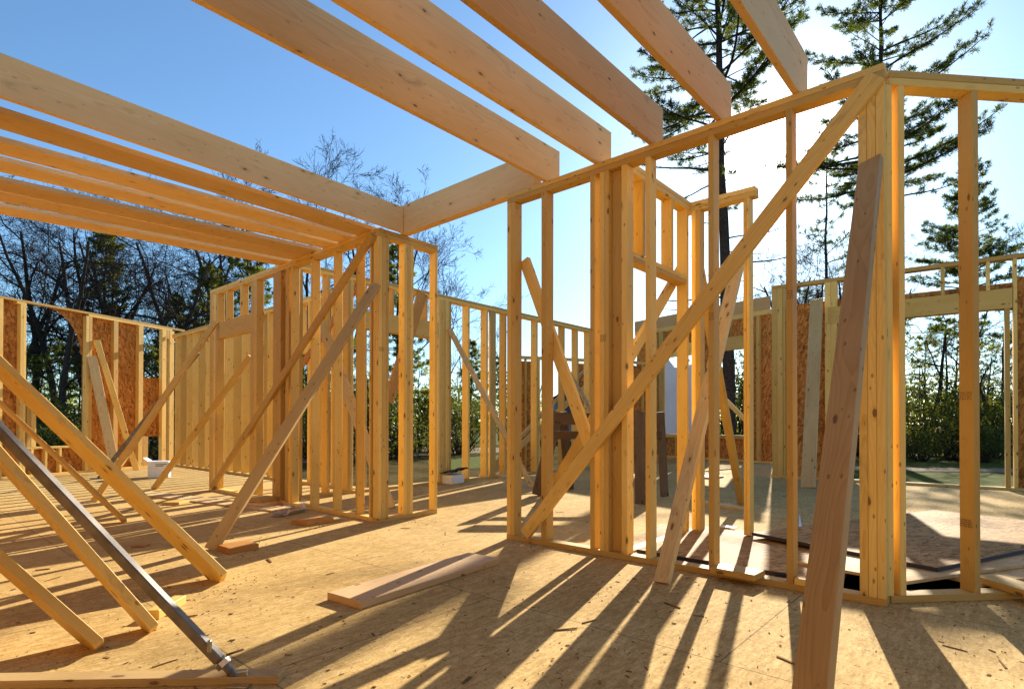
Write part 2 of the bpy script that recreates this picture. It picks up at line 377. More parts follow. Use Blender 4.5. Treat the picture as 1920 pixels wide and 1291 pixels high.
# lines the outer walls stand on, surveyed on the deck
_l0, _l1 = on_z(5, 898), on_z(310, 873)
_e0, _e1 = on_z(1447, 895), on_z(1909, 920)
_d0, _d1 = on_z(1215, 854), on_z(1440, 868)
YBK = 6.45
gnd = -0.55
gm = raw('ground', [(-900, -900, 0), (900, -900, 0), (900, 900, 0), (-900, 900, 0)], [(0, 1, 2, 3)], 'ground', loc=(0, 0, gnd)); tag(gm, kind='structure')
def ground_patch(name, pts, mat, dz):
    o = prism(name, [Vector((p[0], p[1], gnd+dz)) for p in pts], (0, 0, -1), 0.003, mat); tag(o, kind='structure'); return o
def gz(x, y, dz=0.0): return on_z(x, y, gnd+dz)
ground_patch('driveway', [gz(560, 886), gz(560, 868), gz(840, 851), gz(1010, 846), gz(1010, 838), gz(840, 840), gz(700, 848), gz(500, 860), gz(420, 880), gz(420, 895)], 'gravel', 0.010)
ground_patch('lawn', [gz(800, 862), gz(935, 853), gz(945, 872), gz(810, 886)], 'lawn', 0.006)
ground_patch('far_lawn', [gz(820, 834), gz(1005, 834), gz(1005, 813), gz(860, 813)], 'lawn', 0.006)
ground_patch('verge', [gz(1500, 930), gz(2300, 940), gz(2300, 891), gz(1500, 882)], 'lawn', 0.006)
ground_patch('far_verge', [gz(1500, 873), gz(2300, 881), gz(2300, 850), gz(1500, 850)], 'lawn', 0.006)
ground_patch('gravel_road', [gz(1500, 881), gz(2300, 890), gz(2300, 882), gz(1500, 874)], 'gravel', 0.010)

dirE = (_e1-_e0).normalized(); dirD = (_d1-_d0).normalized()
eout = Vector((dirE.y, -dirE.x, 0));  eout = eout if eout.x > 0 else -eout
dout = Vector((dirD.y, -dirD.x, 0));  dout = dout if dout.x > 0 else -dout
p_e_far = _e1 + dirE*7 + eout*0.165; p_e0 = _e0 - dirE*0.05 + eout*0.165
p_d1 = _d1 + dirD*0.1 + dout*0.13; p_d0 = _d0 - dirD*0.6 + dout*0.13
lf = (_l1-_l0).normalized(); lout = Vector((-lf.y, lf.x, 0)); lout = lout if lout.y > 0 else -lout
deck_pts = [(-9, -9), (p_e_far.x+2, -9), (p_e_far.x, p_e_far.y), (p_e0.x, p_e0.y), (p_d1.x, p_d1.y), (p_d0.x, p_d0.y), (p_d0.x, YBK+0.15), (4.52, YBK+0.15),
            (4.52, (_l0+lf*((4.52-_l0.x)/lf.x)+lout*0.12).y), (-9, (_l0+lf*((-9-_l0.x)/lf.x)+lout*0.12).y)]
HOLE = ((3.56, 0.60), (4.35, -0.15), (4.35, 1.86), (3.50, 1.86))     # pit added to blacken the shade under the sheets beyond the right-hand partition
bm = bmesh.new()
ov = [bm.verts.new((x, y, 0)) for x, y in deck_pts]
hv = [bm.verts.new((x, y, 0)) for x, y in HOLE]
oe = [bm.edges.new((ov[i], ov[(i+1) % len(ov)])) for i in range(len(ov))]
he = [bm.edges.new((hv[i], hv[(i+1) % 4])) for i in range(4)]
bmesh.ops.triangle_fill(bm, use_beauty=True, use_dissolve=False, edges=oe+he)
bmesh.ops.recalc_face_normals(bm, faces=bm.faces)
if sum(f.normal.z for f in bm.faces) < 0: bmesh.ops.reverse_faces(bm, faces=bm.faces)
ex = bmesh.ops.extrude_face_region(bm, geom=bm.faces[:])
top_faces = [f for f in bm.faces]
bmesh.ops.translate(bm, vec=(0, 0, -0.3), verts=[v for v in ex['geom'] if isinstance(v, bmesh.types.BMVert)])
bmesh.ops.recalc_face_normals(bm, faces=bm.faces)
me = bpy.data.meshes.new('floor'); bm.to_mesh(me); bm.free()
tag(link('floor', me, 'floor'), kind='structure')
hc = sum((Vector((*q, 0)) for q in HOLE), Vector())/4
hq = [hc+(Vector((*q, 0))-hc)*0.985 for q in HOLE]
raw_v = [(q.x, q.y, -0.004) for q in hq]+[(q.x, q.y, -2.2) for q in hq]
tag(raw('shade_pit', raw_v, [(4, 5, 6, 7), (0, 1, 5, 4), (1, 2, 6, 5), (2, 3, 7, 6), (3, 0, 4, 7)], 'pit_shade'), kind='structure')  # black box added so the gap under the sheets reads as deep shade

# ---------------------------------------------------------------- partition with the tall corner post (middle right)
wb = Wall((XB, 3.02), (XB, 0.47), HB, 'tall open stud partition in front of the sun, with a triple post at its right end', away=(1, 0))
def yb(y): return 3.02-y
wb.stud(yb(3.018), yb(2.976)); wb.stud(yb(2.976), yb(2.936))
wb.stud_px(1014.5, 1024.5)
wb.stud_px(1106, 1115); wb.stud_px(1124, 1141, 2, z1=wb.zt)
wb.stud(wb.s_(1141), wb.s_(1165), d0=0.045, d1=0.083, name='backing_stud')
wb.stud_px(1165, 1176)
wb.stud_px(1210, 1219.5); wb.stud_px(1328, 1339); wb.stud_px(1474, 1487)
wb.stud_px(1610.5, 1660.5, 3)
# angled bay wall
wr = Wall((3.480, 0.462), (3.480+0.73*2.1, 0.462-0.683*2.1), HB, 'angled stud wall at the right edge of the photo, meeting the triple post', away=(1, 0.7), s0=0.0)
wr.stud_px(1664.5, 1675.5); wr.stud_px(1687, 1699); wr.stud_px(1826, 1838)
for k in (1.05, 1.45, 1.85): wr.stud(k)
# closet walls behind the partition
wc = Wall((3.4795, 1.972), (4.488, 1.972), HB-0.004, 'short closet wall with a header and cripple studs behind the partition', away=(0, 1))
zt_, zb_ = wc.sz(1245, 497)[1], wc.sz(1245, 514)[1]
se = wc.s_(1292)
wc.stud(wc.s_(1206), wc.s_(1206)+TH, z0=zt_, name='cripple_stud'); wc.stud(wc.s_(1259.5), wc.s_(1259.5)+TH, z0=zt_, name='cripple_stud')
wc.rail('header', 0.0, se-TH-0.004, (zt_+zb_)/2, zt_-0.001); wc.rail('header', 0.0, se-TH-0.006, zb_, (zt_+zb_)/2-0.0012)
wc.stud(se-TH, se); wc.stud(0.001, 0.038, d0=0.002)
wc2 = Wall((4.490, 2.061), (4.490, 1.46), HB-0.006, 'narrow closet end wall with a doubled end stud standing on the osb sheets', away=(1, 0), bott=[(0.0, 0.15)])
wc2.stud(0.092, 0.13); wc2.stud(0.13, 0.168); wc2.stud_px(1394, 1406, 2, z0=0.06)

# ---------------------------------------------------------------- partition on the left of the middle gap
wa = Wall((XA, 4.482), (XA, 8.254), HA, 'long open stud partition carrying the flat joists, with a door opening near its far end', away=(1, 0))
for a, b in ((8.254, 8.20), (8.20, 8.13), (8.13, 8.06), (8.06, 7.99)): wa.stud(a-4.482, b-4.482)
wa.stud_px(469, 475); wa.stud_px(475, 480.5)
wa.stud_px(511, 518); wa.stud_px(518, 525.5)
wa.stud_px(527, 540, d0=0.045, d1=0.083, name='backing_stud'); wa.stud_px(535, 540.5); wa.stud_px(544.5, 547)
wa.stud_px(581.5, 585.5); wa.stud_px(624.3, 627.4)
wa.stud_px(666.5, 669.5); wa.stud_px(692, 694.6); wa.stud_px(694.6, 697)
hz1, hz0 = wa.sz(440, 596)[1], wa.sz(440, 627)[1]
wa.rail('header', wa.s_(469)+0.002, wa.s_(407.5)-0.002, hz0, hz1, d0=0.002)
for px in (424, 451.5): wa.stud(wa.s_(px), wa.s_(px)+TH, z0=hz1+0.001, name='cripple_stud')
wret = Wall((XA, 4.390), (3.872, 4.390), HA-0.002, 'short return wall of a few studs at the near end of the long partition', away=(0, 1))
wret.stud(0.002, 0.04); wret.stud(0.04, 0.089); wret.stud(0.089, 0.118)
a0 = wret.s_(757.5); wret.stud(a0); wret.stud(a0+TH); wret.stud(a0+2*TH)
wret.stud(0.722-TH, 0.722)

# ---------------------------------------------------------------- back walls
bk = Wall((XA+0.091, YBK), (11.6, YBK), 1.0, 'long back wall of open studs across the middle distance', depth=0.14, away=(0, 1), top=False, bottom=False)
bk.H = (bk.sz(805, 549)[1]+bk.sz(1105, 608.8)[1]+bk.sz(600, 507)[1])/3; bk.zt = bk.H-2*TH
for k in range(2): bk.rail('top_plate', 0.002*k, bk.L, bk.H-TH*(k+1)+(0.0015 if k == 0 else 0), bk.H-TH*k)
bk.rail('bottom_plate', 0, bk.L, 0, TH)
bz1, bz0 = bk.sz(800, 601)[1], bk.sz(800, 632)[1]
sa, sb = bk.s_(822), bk.s_(846)
nn = max(2, round((sb-sa)/TH))
for i in range(nn): bk.stud(sa+(sb-sa)*i/nn, sa+(sb-sa)*(i+1)/nn)
sh0 = bk.s_(662)
bk.rail('header', sh0+0.002, sa-0.002, bz0, bz1, d0=0.002)
for q in (0.42, 0.83): bk.stud(sh0+(sa-sh0)*q, z0=bz1+0.001, name='cripple_stud')
bk.stud(sh0-TH, sh0); bk.stud(sh0-2*TH-0.002, sh0-TH)
bk.stud(0.25); bk.stud(0.62)
for px in (877.5, 912, 947, 968, 1006, 1057, 1082, 1105): bk.stud(bk.s_(px))
bk.stud(bk.s_(919), bk.s_(919)+0.14, d0=0.0, d1=TH)
s = bk.s_(1105)+0.42
while s < bk.L-0.05: bk.stud(s); s += 0.42
w2 = Wall((4.40, YBK+0.143), (4.40, (_l0+lf*((4.40-_l0.x)/lf.x)).y-0.02), 1.0, 'far partition of closely set studs running back to the left corner', depth=0.14, away=(1, 0), top=False, bottom=False)
w2.H = (w2.sz(392, 608)[1]+w2.sz(500, 577)[1])/2; w2.zt = w2.H-2*TH
for k in range(2): w2.rail('top_plate', 0.002*k, w2.L, w2.H-TH*(k+1)+(0.0015 if k == 0 else 0), w2.H-TH*k)
w2.rail('bottom_plate', 0, w2.L, 0, TH)
s = 0.0
k = 0
while s < w2.L-0.04:
    if k not in (5, 6): w2.stud(s)
    else: w2.stud(s, z0=2.14, name='cripple_stud')
    s += 0.32; k += 1
w2.rail('header', 4*0.32+TH+0.002, 7*0.32-0.002, 1.98, 2.139, d0=0.003)

# ---------------------------------------------------------------- far left wall with the arched opening
lw = Wall(_l0-lf*2.6, _l0+lf*((4.39-_l0.x)/lf.x), 1.0, 'far left wall with osb sheathing and an arched window opening', away=(0, 1), top=False, bottom=False)
lw.H = (lw.sz(50, 574)[1]+lw.sz(162, 585.5)[1]+lw.sz(300, 600)[1])/3; lw.zt = lw.H-TH
lw.rail('top_plate', 0, lw.L+0.35, lw.H-TH, lw.H); lw.rail('top_plate', lw.s_(30), lw.s_(48), lw.H-2*TH, lw.H-TH-0.001)
lw.rail('top_plate', lw.s_(165), lw.s_(322), lw.H-2*TH, lw.H-TH-0.001)
lw.rail('bottom_plate', 0, lw.L, 0, TH)
for a, b, n in ((-3, 4.5, 1), (37, 48, 2), (160.5, 172, 2), (212.5, 221, 1), (259.5, 268, 1), (303.5, 311.5, 1), (317.5, 326, 1)): lw.stud_px(a, b, n, z1=lw.H-2*TH if a > 30 else lw.zt)
for k in range(5): lw.stud(0.1+k*0.41)
lw.rail('blocking', lw.s_(312), lw.s_(317), lw.H-0.26, lw.H-2*TH-0.001)
zs = lw.sz(100, 836)[1]
lw.rail('sill', lw.s_(48.5), lw.s_(160), zs-TH, zs)
for px in (59, 85, 112): lw.stud(lw.s_(px), z1=zs-TH-0.001, name='cripple_stud')
lw.stud_px(50, 58, 1, z0=zs+0.001, z1=lw.sz(60, 756)[1], name='jack_stud'); lw.stud_px(58.5, 68, 1, z0=zs+0.001, z1=lw.sz(60, 756)[1], name='jack_stud')
lw.stud_px(268.5, 278, 1, z1=lw.sz(273, 818)[1], name='jack_stud')
od = D4+0.001
lw.panel('sheathing', 0.0, lw.s_(48), 0.0, lw.H-0.01, od, 0.011, 'sheath')
lw.panel('sheathing', lw.s_(48)+0.001, lw.s_(160), 0.0, zs, od, 0.011, 'sheath')
lw.panel('sheathing', lw.s_(160)+0.001, lw.s_(266), 0.0, lw.H-0.01, od, 0.011, 'sheath')
lw.panel('sheathing', lw.s_(266)+0.001, lw.s_(311), lw.sz(290, 818)[1], lw.sz(290, 708)[1], od, 0.011, 'sheath')
# arch cut out of a sheet: springs beside the opening's right post and rises to the plate
a0, zz0 = lw.sz(158, 664); a1, zz1 = lw.sz(90, 586)
arc = [lw.p(a0-(a0-a1)*(1-math.cos(q)), zz0+(lw.H-0.03-zz0)*math.sin(q), od) for q in np.linspace(0, math.pi/2, 16)]
pr = lw.p(lw.s_(160), lw.H-0.03, od)
prism('arch_panel', arc+[pr, lw.p(lw.s_(160), zz0, od)], lw.n, 0.011, 'sheath', lw.root)

# ---------------------------------------------------------------- far right walls
dw = Wall(_d0-dirD*0.5, _d1+dirD*0.05, 1.0, 'far sheathed wall with two window openings and a white wrap', away=(1, 0.3), top=False, bottom=False, mat='lumber')
dw.H = (dw.sz(1195, 596)[1]+dw.sz(1435, 563.5)[1])/2
zr = dw.sz(1290, 605)[1]; zp = dw.sz(1290, 613)[1]
dw.rail('rim_board', 0, dw.L, zr, dw.H, d1=TH, mat='joist'); dw.rail('top_plate', 0, dw.L, zp, zr-0.001, d0=0.004); dw.zt = zp-0.001
dw.rail('bottom_plate', 0, dw.L, 0, TH)
zs = dw.sz(1300, 814)[1]; zh = dw.sz(1380, 655)[1]; zh1 = dw.sz(1380, 630)[1]
for a, b in ((1235, 1243), (1225, 1231), (1312, 1318), (1336, 1345), (1397, 1404), (1418, 1424)): dw.stud_px(a, b)
dw.rail('sill', dw.s_(1243), dw.s_(1312), zs-0.09, zs); dw.rail('sill', dw.s_(1345), dw.s_(1397), zs-0.09, zs)
dw.rail('header', dw.s_(1243), dw.s_(1312), zh, zh1); dw.rail('header', dw.s_(1345), dw.s_(1397), zh, zh1)
for px in (1265, 1290, 1372): dw.stud(dw.s_(px), z1=zs-0.091, name='cripple_stud')
for a, b, z0, z1 in ((0, dw.s_(1243), 0, zp), (dw.s_(1243), dw.s_(1312), 0, zs), (dw.s_(1243), dw.s_(1312), zh1, zp), (dw.s_(1312), dw.s_(1345), 0, zp), (dw.s_(1345), dw.s_(1397), 0, zs), (dw.s_(1345), dw.s_(1397), zh1, zp), (dw.s_(1397), dw.L, 0, zp)):
    dw.panel('sheathing', a+0.001, b, z0, z1, od, 0.011, 'sheath')
wr_pts = [dw.sz(x, y) for x, y in ((1244, 813), (1310, 813), (1311, 735), (1305, 672), (1283, 690), (1262, 688), (1247, 668), (1244, 690))]
tag(prism('house_wrap', [dw.p(a, z, 0.06) for a, z in wr_pts], dw.n, 0.003, 'paper', dw.root), label='torn white house wrap hung in the window opening')
ew = Wall(_e0, _e1+dirE*2.0, 1.0, 'tall right wall with a wide header opening looking out on green bushes', depth=0.14, away=(1, 0), top=False, bottom=False)
ew.H = (ew.sz(1460, 537)[1]+ew.sz(1910, 471)[1])/2; ew.zt = ew.H-TH
ew.rail('top_plate', 0, ew.L, ew.H-TH-0.02, ew.H); ew.zt = ew.H-TH-0.021
ew.rail('bottom_plate', 0, ew.L, 0, TH)
ew.stud_px(1447.5, 1468, 2); ew.stud_px(1468.5, 1473, 1)
ew.stud_px(1547, 1558); ew.stud_px(1558, 1570, z0=TH)
ew.stud_px(1588, 1598)
h1, h0 = ew.sz(1750, 555)[1], ew.sz(1750, 590)[1]
ew.rail('header', ew.s_(1553), ew.s_(1900), h0, h1, d0=-0.004)
for a, b in ((1590, 1600), (1765, 1773), (1851, 1858)): ew.stud_px(a, b, z0=h1+0.001, name='cripple_stud')
ew.stud_px(1885, 1895, 1, z1=h0-0.001, name='jack_stud'); ew.stud_px(1901, 1909)
for k in range(4): ew.stud(ew.s_(1909)+0.4*(k+1))
ew.panel('sheathing', ew.s_(1490), ew.s_(1598), 0.0, ew.H-0.33, ew.dep+0.001, 0.011, 'sheath')
ew.panel('sheathing', 0, ew.s_(1490)-0.001, 0.0, ew.H-0.33, ew.dep+0.001, 0.011, 'sheath')
ew.panel('sheathing', ew.s_(1598)+0.001, ew.s_(1905)-0.001, h0, h1+0.10, ew.dep+0.001, 0.011, 'sheath')
ew.panel('sheathing', ew.s_(1905), ew.L, 0.0, ew.H-0.30, ew.dep+0.001, 0.011, 'sheath')

# wall of the wing beyond, seen between the studs of the back wall
gw = Wall(on_z(960, 863), on_z(1215, 857), 1.0, 'distant sheathed wall with a gap, seen between the studs of the back wall', away=(0.5, 1), top=False, bottom=False, depth=D4)
gw.H = gw.sz(1075, 671)[1]; gw.zt = gw.H-2*TH
for k in range(2): gw.rail('top_plate', 0.002*k, gw.L, gw.H-TH*(k+1)+(0.0015 if k == 0 else 0), gw.H-TH*k)
for px in (962, 985, 1010, 1083, 1105, 1135, 1165, 1205): gw.stud(gw.s_(px), z0=gnd)
gw.panel('sheathing', gw.s_(962), gw.s_(1012), gnd, gw.H-0.12, D4+0.001, 0.011, 'sheath'); gw.panel('sheathing', gw.s_(1083), gw.L, gnd, gw.H-0.12, D4+0.001, 0.011, 'sheath')

# side wall just outside the left edge of the picture: carries the joists and the foreground braces
wf = Wall((-0.32, -3.2), (-0.32, 9.0), HA-0.002, 'unseen stud wall at the near left carrying the joists, sheathing added to bounce light', away=(-1, 0))
s = 0.0
while s < wf.L-0.04: wf.stud(s); s += 0.55
for k in range(10): wf.panel('sheathing', k*1.22+0.001, (k+1)*1.22-0.001, 0.0, wf.H, D4+0.001, 0.011, 'sheet')  # unseen sheathing, added to bounce warm sunlight back onto the partitions

# ---------------------------------------------------------------- joists
JH = 0.278
JL = ['second raised joist from the left, resting just left of the partition end', 'third raised joist from the left, ending over the cluster of studs', 'fourth raised joist from the left, ending above the closet wall',
      'fifth raised joist from the left, its end meeting the pine trunk', 'rightmost raised joist, its end above the sun']
for (y, xe), lb in zip(((2.655, 3.552), (2.20, 3.562), (1.778, 3.523), (1.332, 3.547), (0.903, 3.562)), JL):
    y0 = y-TH/2
    tag(board('floor_joist', (-0.41, y0+0.01, HB+JH/2), (xe, y0, HB+JH/2), JH, TH, (0, 1, 0), 'joist'), lb, 'joist', 'raised joists overhead')
tag(board('floor_joist', (-0.41, 4.19, HA+0.122), (3.402, 4.372, HA+0.129), 0.242, TH, (0, 1, 0), 'joist'), 'leftmost raised joist, butted square into the short beam', 'joist', 'raised joists overhead')
bmz = 0.272
tag(board('support_beam', (3.450, 4.41, HA+bmz/2), (3.450, 2.752, HB+bmz/2), bmz, 0.086, (1, 0, 0), 'joist'), 'short deep beam bridging the gap between the two partitions', 'beam')
FB = [('flat joist nearest the camera of those laid flat on the left partition', 4.44, 4.69, 4.50, 4.755), ('second flat joist from the camera, laid over the left partition', 4.895, 5.133, 4.83, 5.068),
      ('third flat joist from the camera, laid over the left partition', 5.26, 5.50, 5.13, 5.37), ('fourth flat joist from the camera, laid over the left partition', 5.70, 5.945, 5.49, 5.74),
      ('fifth flat joist from the camera, almost touching the next one', 5.99, 6.25, 5.76, 6.00), ('farthest flat joist laid over the left partition', 6.40, 6.637, 6.10, 6.344)]
for lb, a0, b0, a1, b1 in FB:
    q0 = Vector((0.6, (a0+b0)/2, HA+TH/2+0.0005)); q1 = Vector((3.1, (a1+b1)/2, HA+TH/2+0.0005)); dd = q1-q0
    tag(board('floor_joist', q0-dd*0.40, q1+dd*0.045, (b0-a0), TH, (0, 0, 1), 'joist'), lb, 'joist', 'joists laid flat across the left partition')

# ---------------------------------------------------------------- braces and leaning boards
brace(on_x(1644, 143, 3.368), on_x(985, 1001, 3.368), 0.092, TH, (1, 0, 0), 'long diagonal brace across the tall partition, crossing below the sun')
t_ = on_x(1633, 303, 3.33); f_ = on_z(1509, 1425, 0.0)
brace(f_+Vector((0, 0, 0.005)), t_, 0.102, TH, (-0.96, 0.26, 0.2), 'wide weathered plank leaning against the triple post in the foreground', 'weathered')
f_ = on_z(1241, 1093); t_ = on_x(1388, 478, 4.44)
brace(f_, t_, 0.092, TH, (-1, 0.12, 0.2), 'wide plank leaning through the partition, its foot on the floor before the studs', 'weathered')
brace(on_x(984, 488, 3.50), on_x(1110, 845, 3.50), 0.092, TH, (1, 0, 0), 'diagonal brace behind the tall partition, falling to the right from its left end post')
brace(on_x(1118, 780, 3.62), on_z(1030, 918), 0.089, TH, (1, 0.2, 0.2), 'low brace behind the partition, meeting the long diagonal near the floor')
brace(on_x(699, 441, XA-0.02), on_x(398, 913, XA-0.02), 0.085, TH, (1, 0, 0), 'diagonal brace let across the front of the long left partition from its top corner')
brace(on_z(395, 1030), on_x(706, 533, XA-0.04), 0.089, TH, (-0.75, -0.65, 0.1), 'brown brace propping the near corner of the left partition, its foot on the floor', 'weathered')
brace(on_z(176, 941), on_x(404, 603, XA-0.03), 0.075, TH, (-0.7, -0.7, 0.2), 'brace propping the far end of the left partition, beside the white carton')
brace(on_z(288, 917), on_x(470, 668, XA+0.12), 0.075, TH, (-0.6, -0.8, 0.2), 'thin brace running from inside the door opening down to the floor')
brace(on_z(732, 953), on_y(600, 597, YBK-0.04), 0.12, TH, (-0.5, -0.85, 0.1), 'grey brace seen between the studs of the left partition, falling to the right', 'weathered')
brace(on_y(793, 548, YBK-0.03), on_y(728, 752, YBK-0.03), 0.16, TH, (0, 1, 0), 'sunlit brace on the back wall behind the return wall studs', 'orange')  # warm light on this brace is put into its orange wood colour
brace(on_x(670, 537, 4.36), on_x(553, 702, 4.36), 0.10, TH, (1, 0, 0), 'orange diagonal brace on the far partition, rising to the right', 'orange')
brace(on_y(1282, 494, 2.09), on_y(1165, 697, 2.09), 0.085, TH, (0, 1, 0), 'diagonal brace across the back of the closet wall below its header')
brace(on_z(1391, 945), on_x(1306, 478, 4.63), 0.10, TH, (-1, 0.3, 0.2), 'brace leaning from the closet corner down to the far floor')
brace(on_z(998, 913), on_y(843, 617, YBK-0.03), 0.075, TH, (-0.6, -0.75, 0.3), 'grey brace falling to the right from the doubled post of the back wall', 'weathered')
brace(on_z(1186, 904), on_y(1045, 660, YBK-0.03), 0.07, TH, (-0.6, -0.75, 0.3), 'thin grey brace in front of the right part of the back wall', 'weathered')
brace(on_y(1108, 682, 7.6), on_y(905, 892, 6.62), 0.07, TH, (0, 1, 0), 'narrow weathered strip propping the back wall from outside', 'weathered')
brace(on_y(1110, 714, 6.9), on_z(917, 889), 0.11, TH, (0, 1, 0), 'wide weathered plank leaning behind the sawhorse', 'weathered')
brace(on_z(1478, 869), at(1312, 700, 14.6), 0.11, TH, (-1, 0, 0.2), 'diagonal brace crossing the far window with the dark trunk behind it')
ed = dist(on_z(1515, 915)); et = ew.sz(1532, 562)
brace(on_z(1515, 914), ew.p(et[0], et[1], -0.03), 0.19, TH, (-1, 0.1, 0.1), 'weathered board standing against the sheathed right wall', 'weathered')
l_ = lw.sz(170, 668); brace(on_z(217, 886), lw.p(l_[0], l_[1], -0.03), 0.15, TH, (-0.1, -1, 0.2), 'grey plank leaning on the post right of the arched opening', 'weathered')
l_ = lw.sz(179, 637); brace(on_z(256, 881), lw.p(l_[0], l_[1], -0.025), 0.10, TH, (-0.1, -1, 0.2), 'longer plank leaning beside the grey one below the arched opening')
# foreground props, feet on the deck, heads on the near left wall
def prop(foot, other, dd, w, t, n, label, mat='lumber', build=True):
    f = on_z(*foot)
    if isinstance(n, float): n = SUN-(f+Vector((0, 0, 0.3))-CAM).normalized()*n      # broad face to the sun, narrow edge to the room
    p = at(*other, dist(f)+dd); u = (p-f).normalized()
    k = (-0.30-f.x)/u.x
    e = f+u*k
    if e.z > HA-0.05: e = f+u*((HA-0.05-f.z)/u.z)
    return (f, e) if not build else brace(f+u*0.012, e, w, t, n, label, mat, group='props of the near left wall')
prop((420, 1090), (0, 689), 0.1, 0.19, TH, 0.15, 'thick pale prop in the left foreground, broadest of the row of props')
prop((237, 979), (0, 756), 0.2, 0.10, 0.03, 0.25, 'thin dark edged strip prop behind the thick pale one')
prop((291, 1184), (92, 960), 0.0, 0.15, TH, 0.22, 'orange toned prop between the steel brace and the left edge')
prop((191, 1217), (0, 1050), 0.0, 0.15, TH, 0.18, 'lowest prop in the bottom left corner, its top cut off by the picture edge')
# adjustable steel brace
f_, e_ = prop((455, 1281), (0, 806), 0.05, 0, 0, (0, 0, 1), '', build=False)
u_ = (e_-f_).normalized(); side = u_.cross(Vector((0, 0, 1))).normalized()
sb_ = empty('steel_brace', f_, 'adjustable steel brace with a threaded foot in the left foreground', 'steel brace')
tb = f_+u_*0.115
board('square_tube', tb, e_, 0.036, 0.036, _f, 'steel', sb_, 0.005)
def lathe(name, p0, p1, prof, mat, parent, k=14):
    z = (p1-p0).normalized(); x = z.orthogonal().normalized(); y = z.cross(x); L = (p1-p0).length; V = []; F = []
    for (h, r) in prof:
        for i in range(k): a = 2*math.pi*i/k; V.append(p0+z*(h*L)+(x*math.cos(a)+y*math.sin(a))*r)
    for j in range(len(prof)-1):
        for i in range(k): F.append((j*k+i, j*k+(i+1) % k, (j+1)*k+(i+1) % k, (j+1)*k+i))
    F.append(tuple(range(k))[::-1]); F.append(tuple(range((len(prof)-1)*k, len(prof)*k)))
    return raw(name, [v-p0 for v in V], F, mat, parent, p0)
prof = []
for i in range(26):
    h = i/25*0.92; prof += [(h, 0.0125), (h+0.018, 0.0165)]
lathe('threaded_rod', f_+u_*0.012, tb+u_*0.02, prof, 'bolt', sb_)
lathe('collar_nut', tb-u_*0.028, tb-u_*0.004, [(0, 0.02), (0.1, 0.026), (0.9, 0.026), (1, 0.02)], 'bolt', sb_, 6)
hx = tb+u_*0.03; board('locking_pin', hx-_f*0.032+Vector((0, 0, 0.02)), hx-_f*0.032+Vector((0, 0, 0.062)), 0.012, 0.012, _f, 'bolt', sb_, 0.002)
board('foot_plate', f_-side*0.045+Vector((0, 0, 0.006)), f_+side*0.045+Vector((0, 0, 0.006)), 0.075, 0.006, (0, 0, 1), 'bolt', sb_, 0.001)
board('hinge_lug', f_+Vector((0, 0, 0.009)), f_+Vector((0, 0, 0.036))+u_*0.01, 0.05, 0.012, side, 'bolt', sb_, 0.002)
# second steel brace in the far left
f2 = on_z(184, 897); e2 = at(372, 660, dist(f2)-1.0); s2 = empty('steel_brace', f2, 'thin dark steel brace at the far left, beside the far end of the left partition', 'steel brace')
board('square_tube', f2+(e2-f2)*0.05, e2, 0.05, 0.05, _f, 'steel', s2, 0.004)
board('threaded_rod', f2+Vector((0, 0, 0.02)), f2+(e2-f2)*0.05, 0.025, 0.025, _f, 'steel', s2, 0.003)
board('foot_plate', f2-_r*0.1+Vector((0, 0, 0.008)), f2+_r*0.1+Vector((0, 0, 0.008)), 0.1, 0.012, (0, 0, 1), 'steel', s2, 0.002)

# ---------------------------------------------------------------- things lying on the deck
def lying(name, px, h, label, cat, mat='lumber', z0=0.0, group=None, bev=0.003):
    """px: top-face corners far-left, near-left, near-right, far-right in survey pixels"""
    q = [on_z(x, y, z0+h) for x, y in px]
    a, b = (q[0]+q[1])/2, (q[2]+q[3])/2
    n = (b-a).normalized(); wv = Vector((-n.y, n.x, 0)); w_ = (abs((q[0]-q[1]).dot(wv))+abs((q[3]-q[2]).dot(wv)))/2
    dz = Vector((0, 0, h/2))
    return tag(board(name, a-dz, b-dz, w_, h, (0, 0, 1), mat, None, bev), label, cat, group)
lying('wood_plank', [(622, 1107), (667, 1130), (931, 1047), (885, 1033)], 0.04, 'wide loose plank lying alone on the open floor in the middle', 'plank', 'pale')
lying('wood_plank', [(-260, 1262), (-320, 1284), (522, 1265), (535, 1253)], 0.03, 'long weathered board lying along the bottom left edge under the steel brace', 'plank', 'weathered')
lying('wood_block', [(415, 1019), (421, 1029), (480, 1019), (468, 1011)], 0.042, 'orange block cut off beside the foot of the brown corner brace', 'wood block', 'orange', group='offcuts on the floor')
lying('wood_block', [(553, 973), (567, 979), (620, 972), (603, 964)], 0.038, 'thin orange offcut lying to the right of the metal plates', 'wood block', 'orange', group='offcuts on the floor')
lying('wood_block', [(277, 1142), (294, 1145), (345, 1118), (332, 1112)], 0.045, 'pale square block behind the steel brace', 'wood block', 'lumber', group='offcuts on the floor')
lying('wood_block', [(254, 1020), (264, 1025), (275, 1021), (266, 1016)], 0.012, 'tiny orange chip in a sunlit stripe', 'wood block', 'orange', group='offcuts on the floor')
lying('wood_block', [(178, 977), (178, 983), (187, 982), (187, 976)], 0.03, 'small dark orange chip beside the strip prop', 'wood block', 'orange', group='offcuts on the floor')
lying('wood_block', [(314, 936), (316, 941), (346, 941), (346, 936)], 0.03, 'low pale offcut in front of the white carton', 'wood block', group='offcuts on the floor')
lying('wood_plank', [(452, 925), (462, 934), (509, 936), (505, 929)], 0.04, 'upper short board of the little stack by the left partition', 'plank', z0=0.042, group='boards stacked by the left partition')
lying('wood_plank', [(458, 931), (463, 942), (514, 944), (509, 936)], 0.04, 'lower short board of the little stack by the left partition', 'plank', 'joist', z0=0.0, group='boards stacked by the left partition')
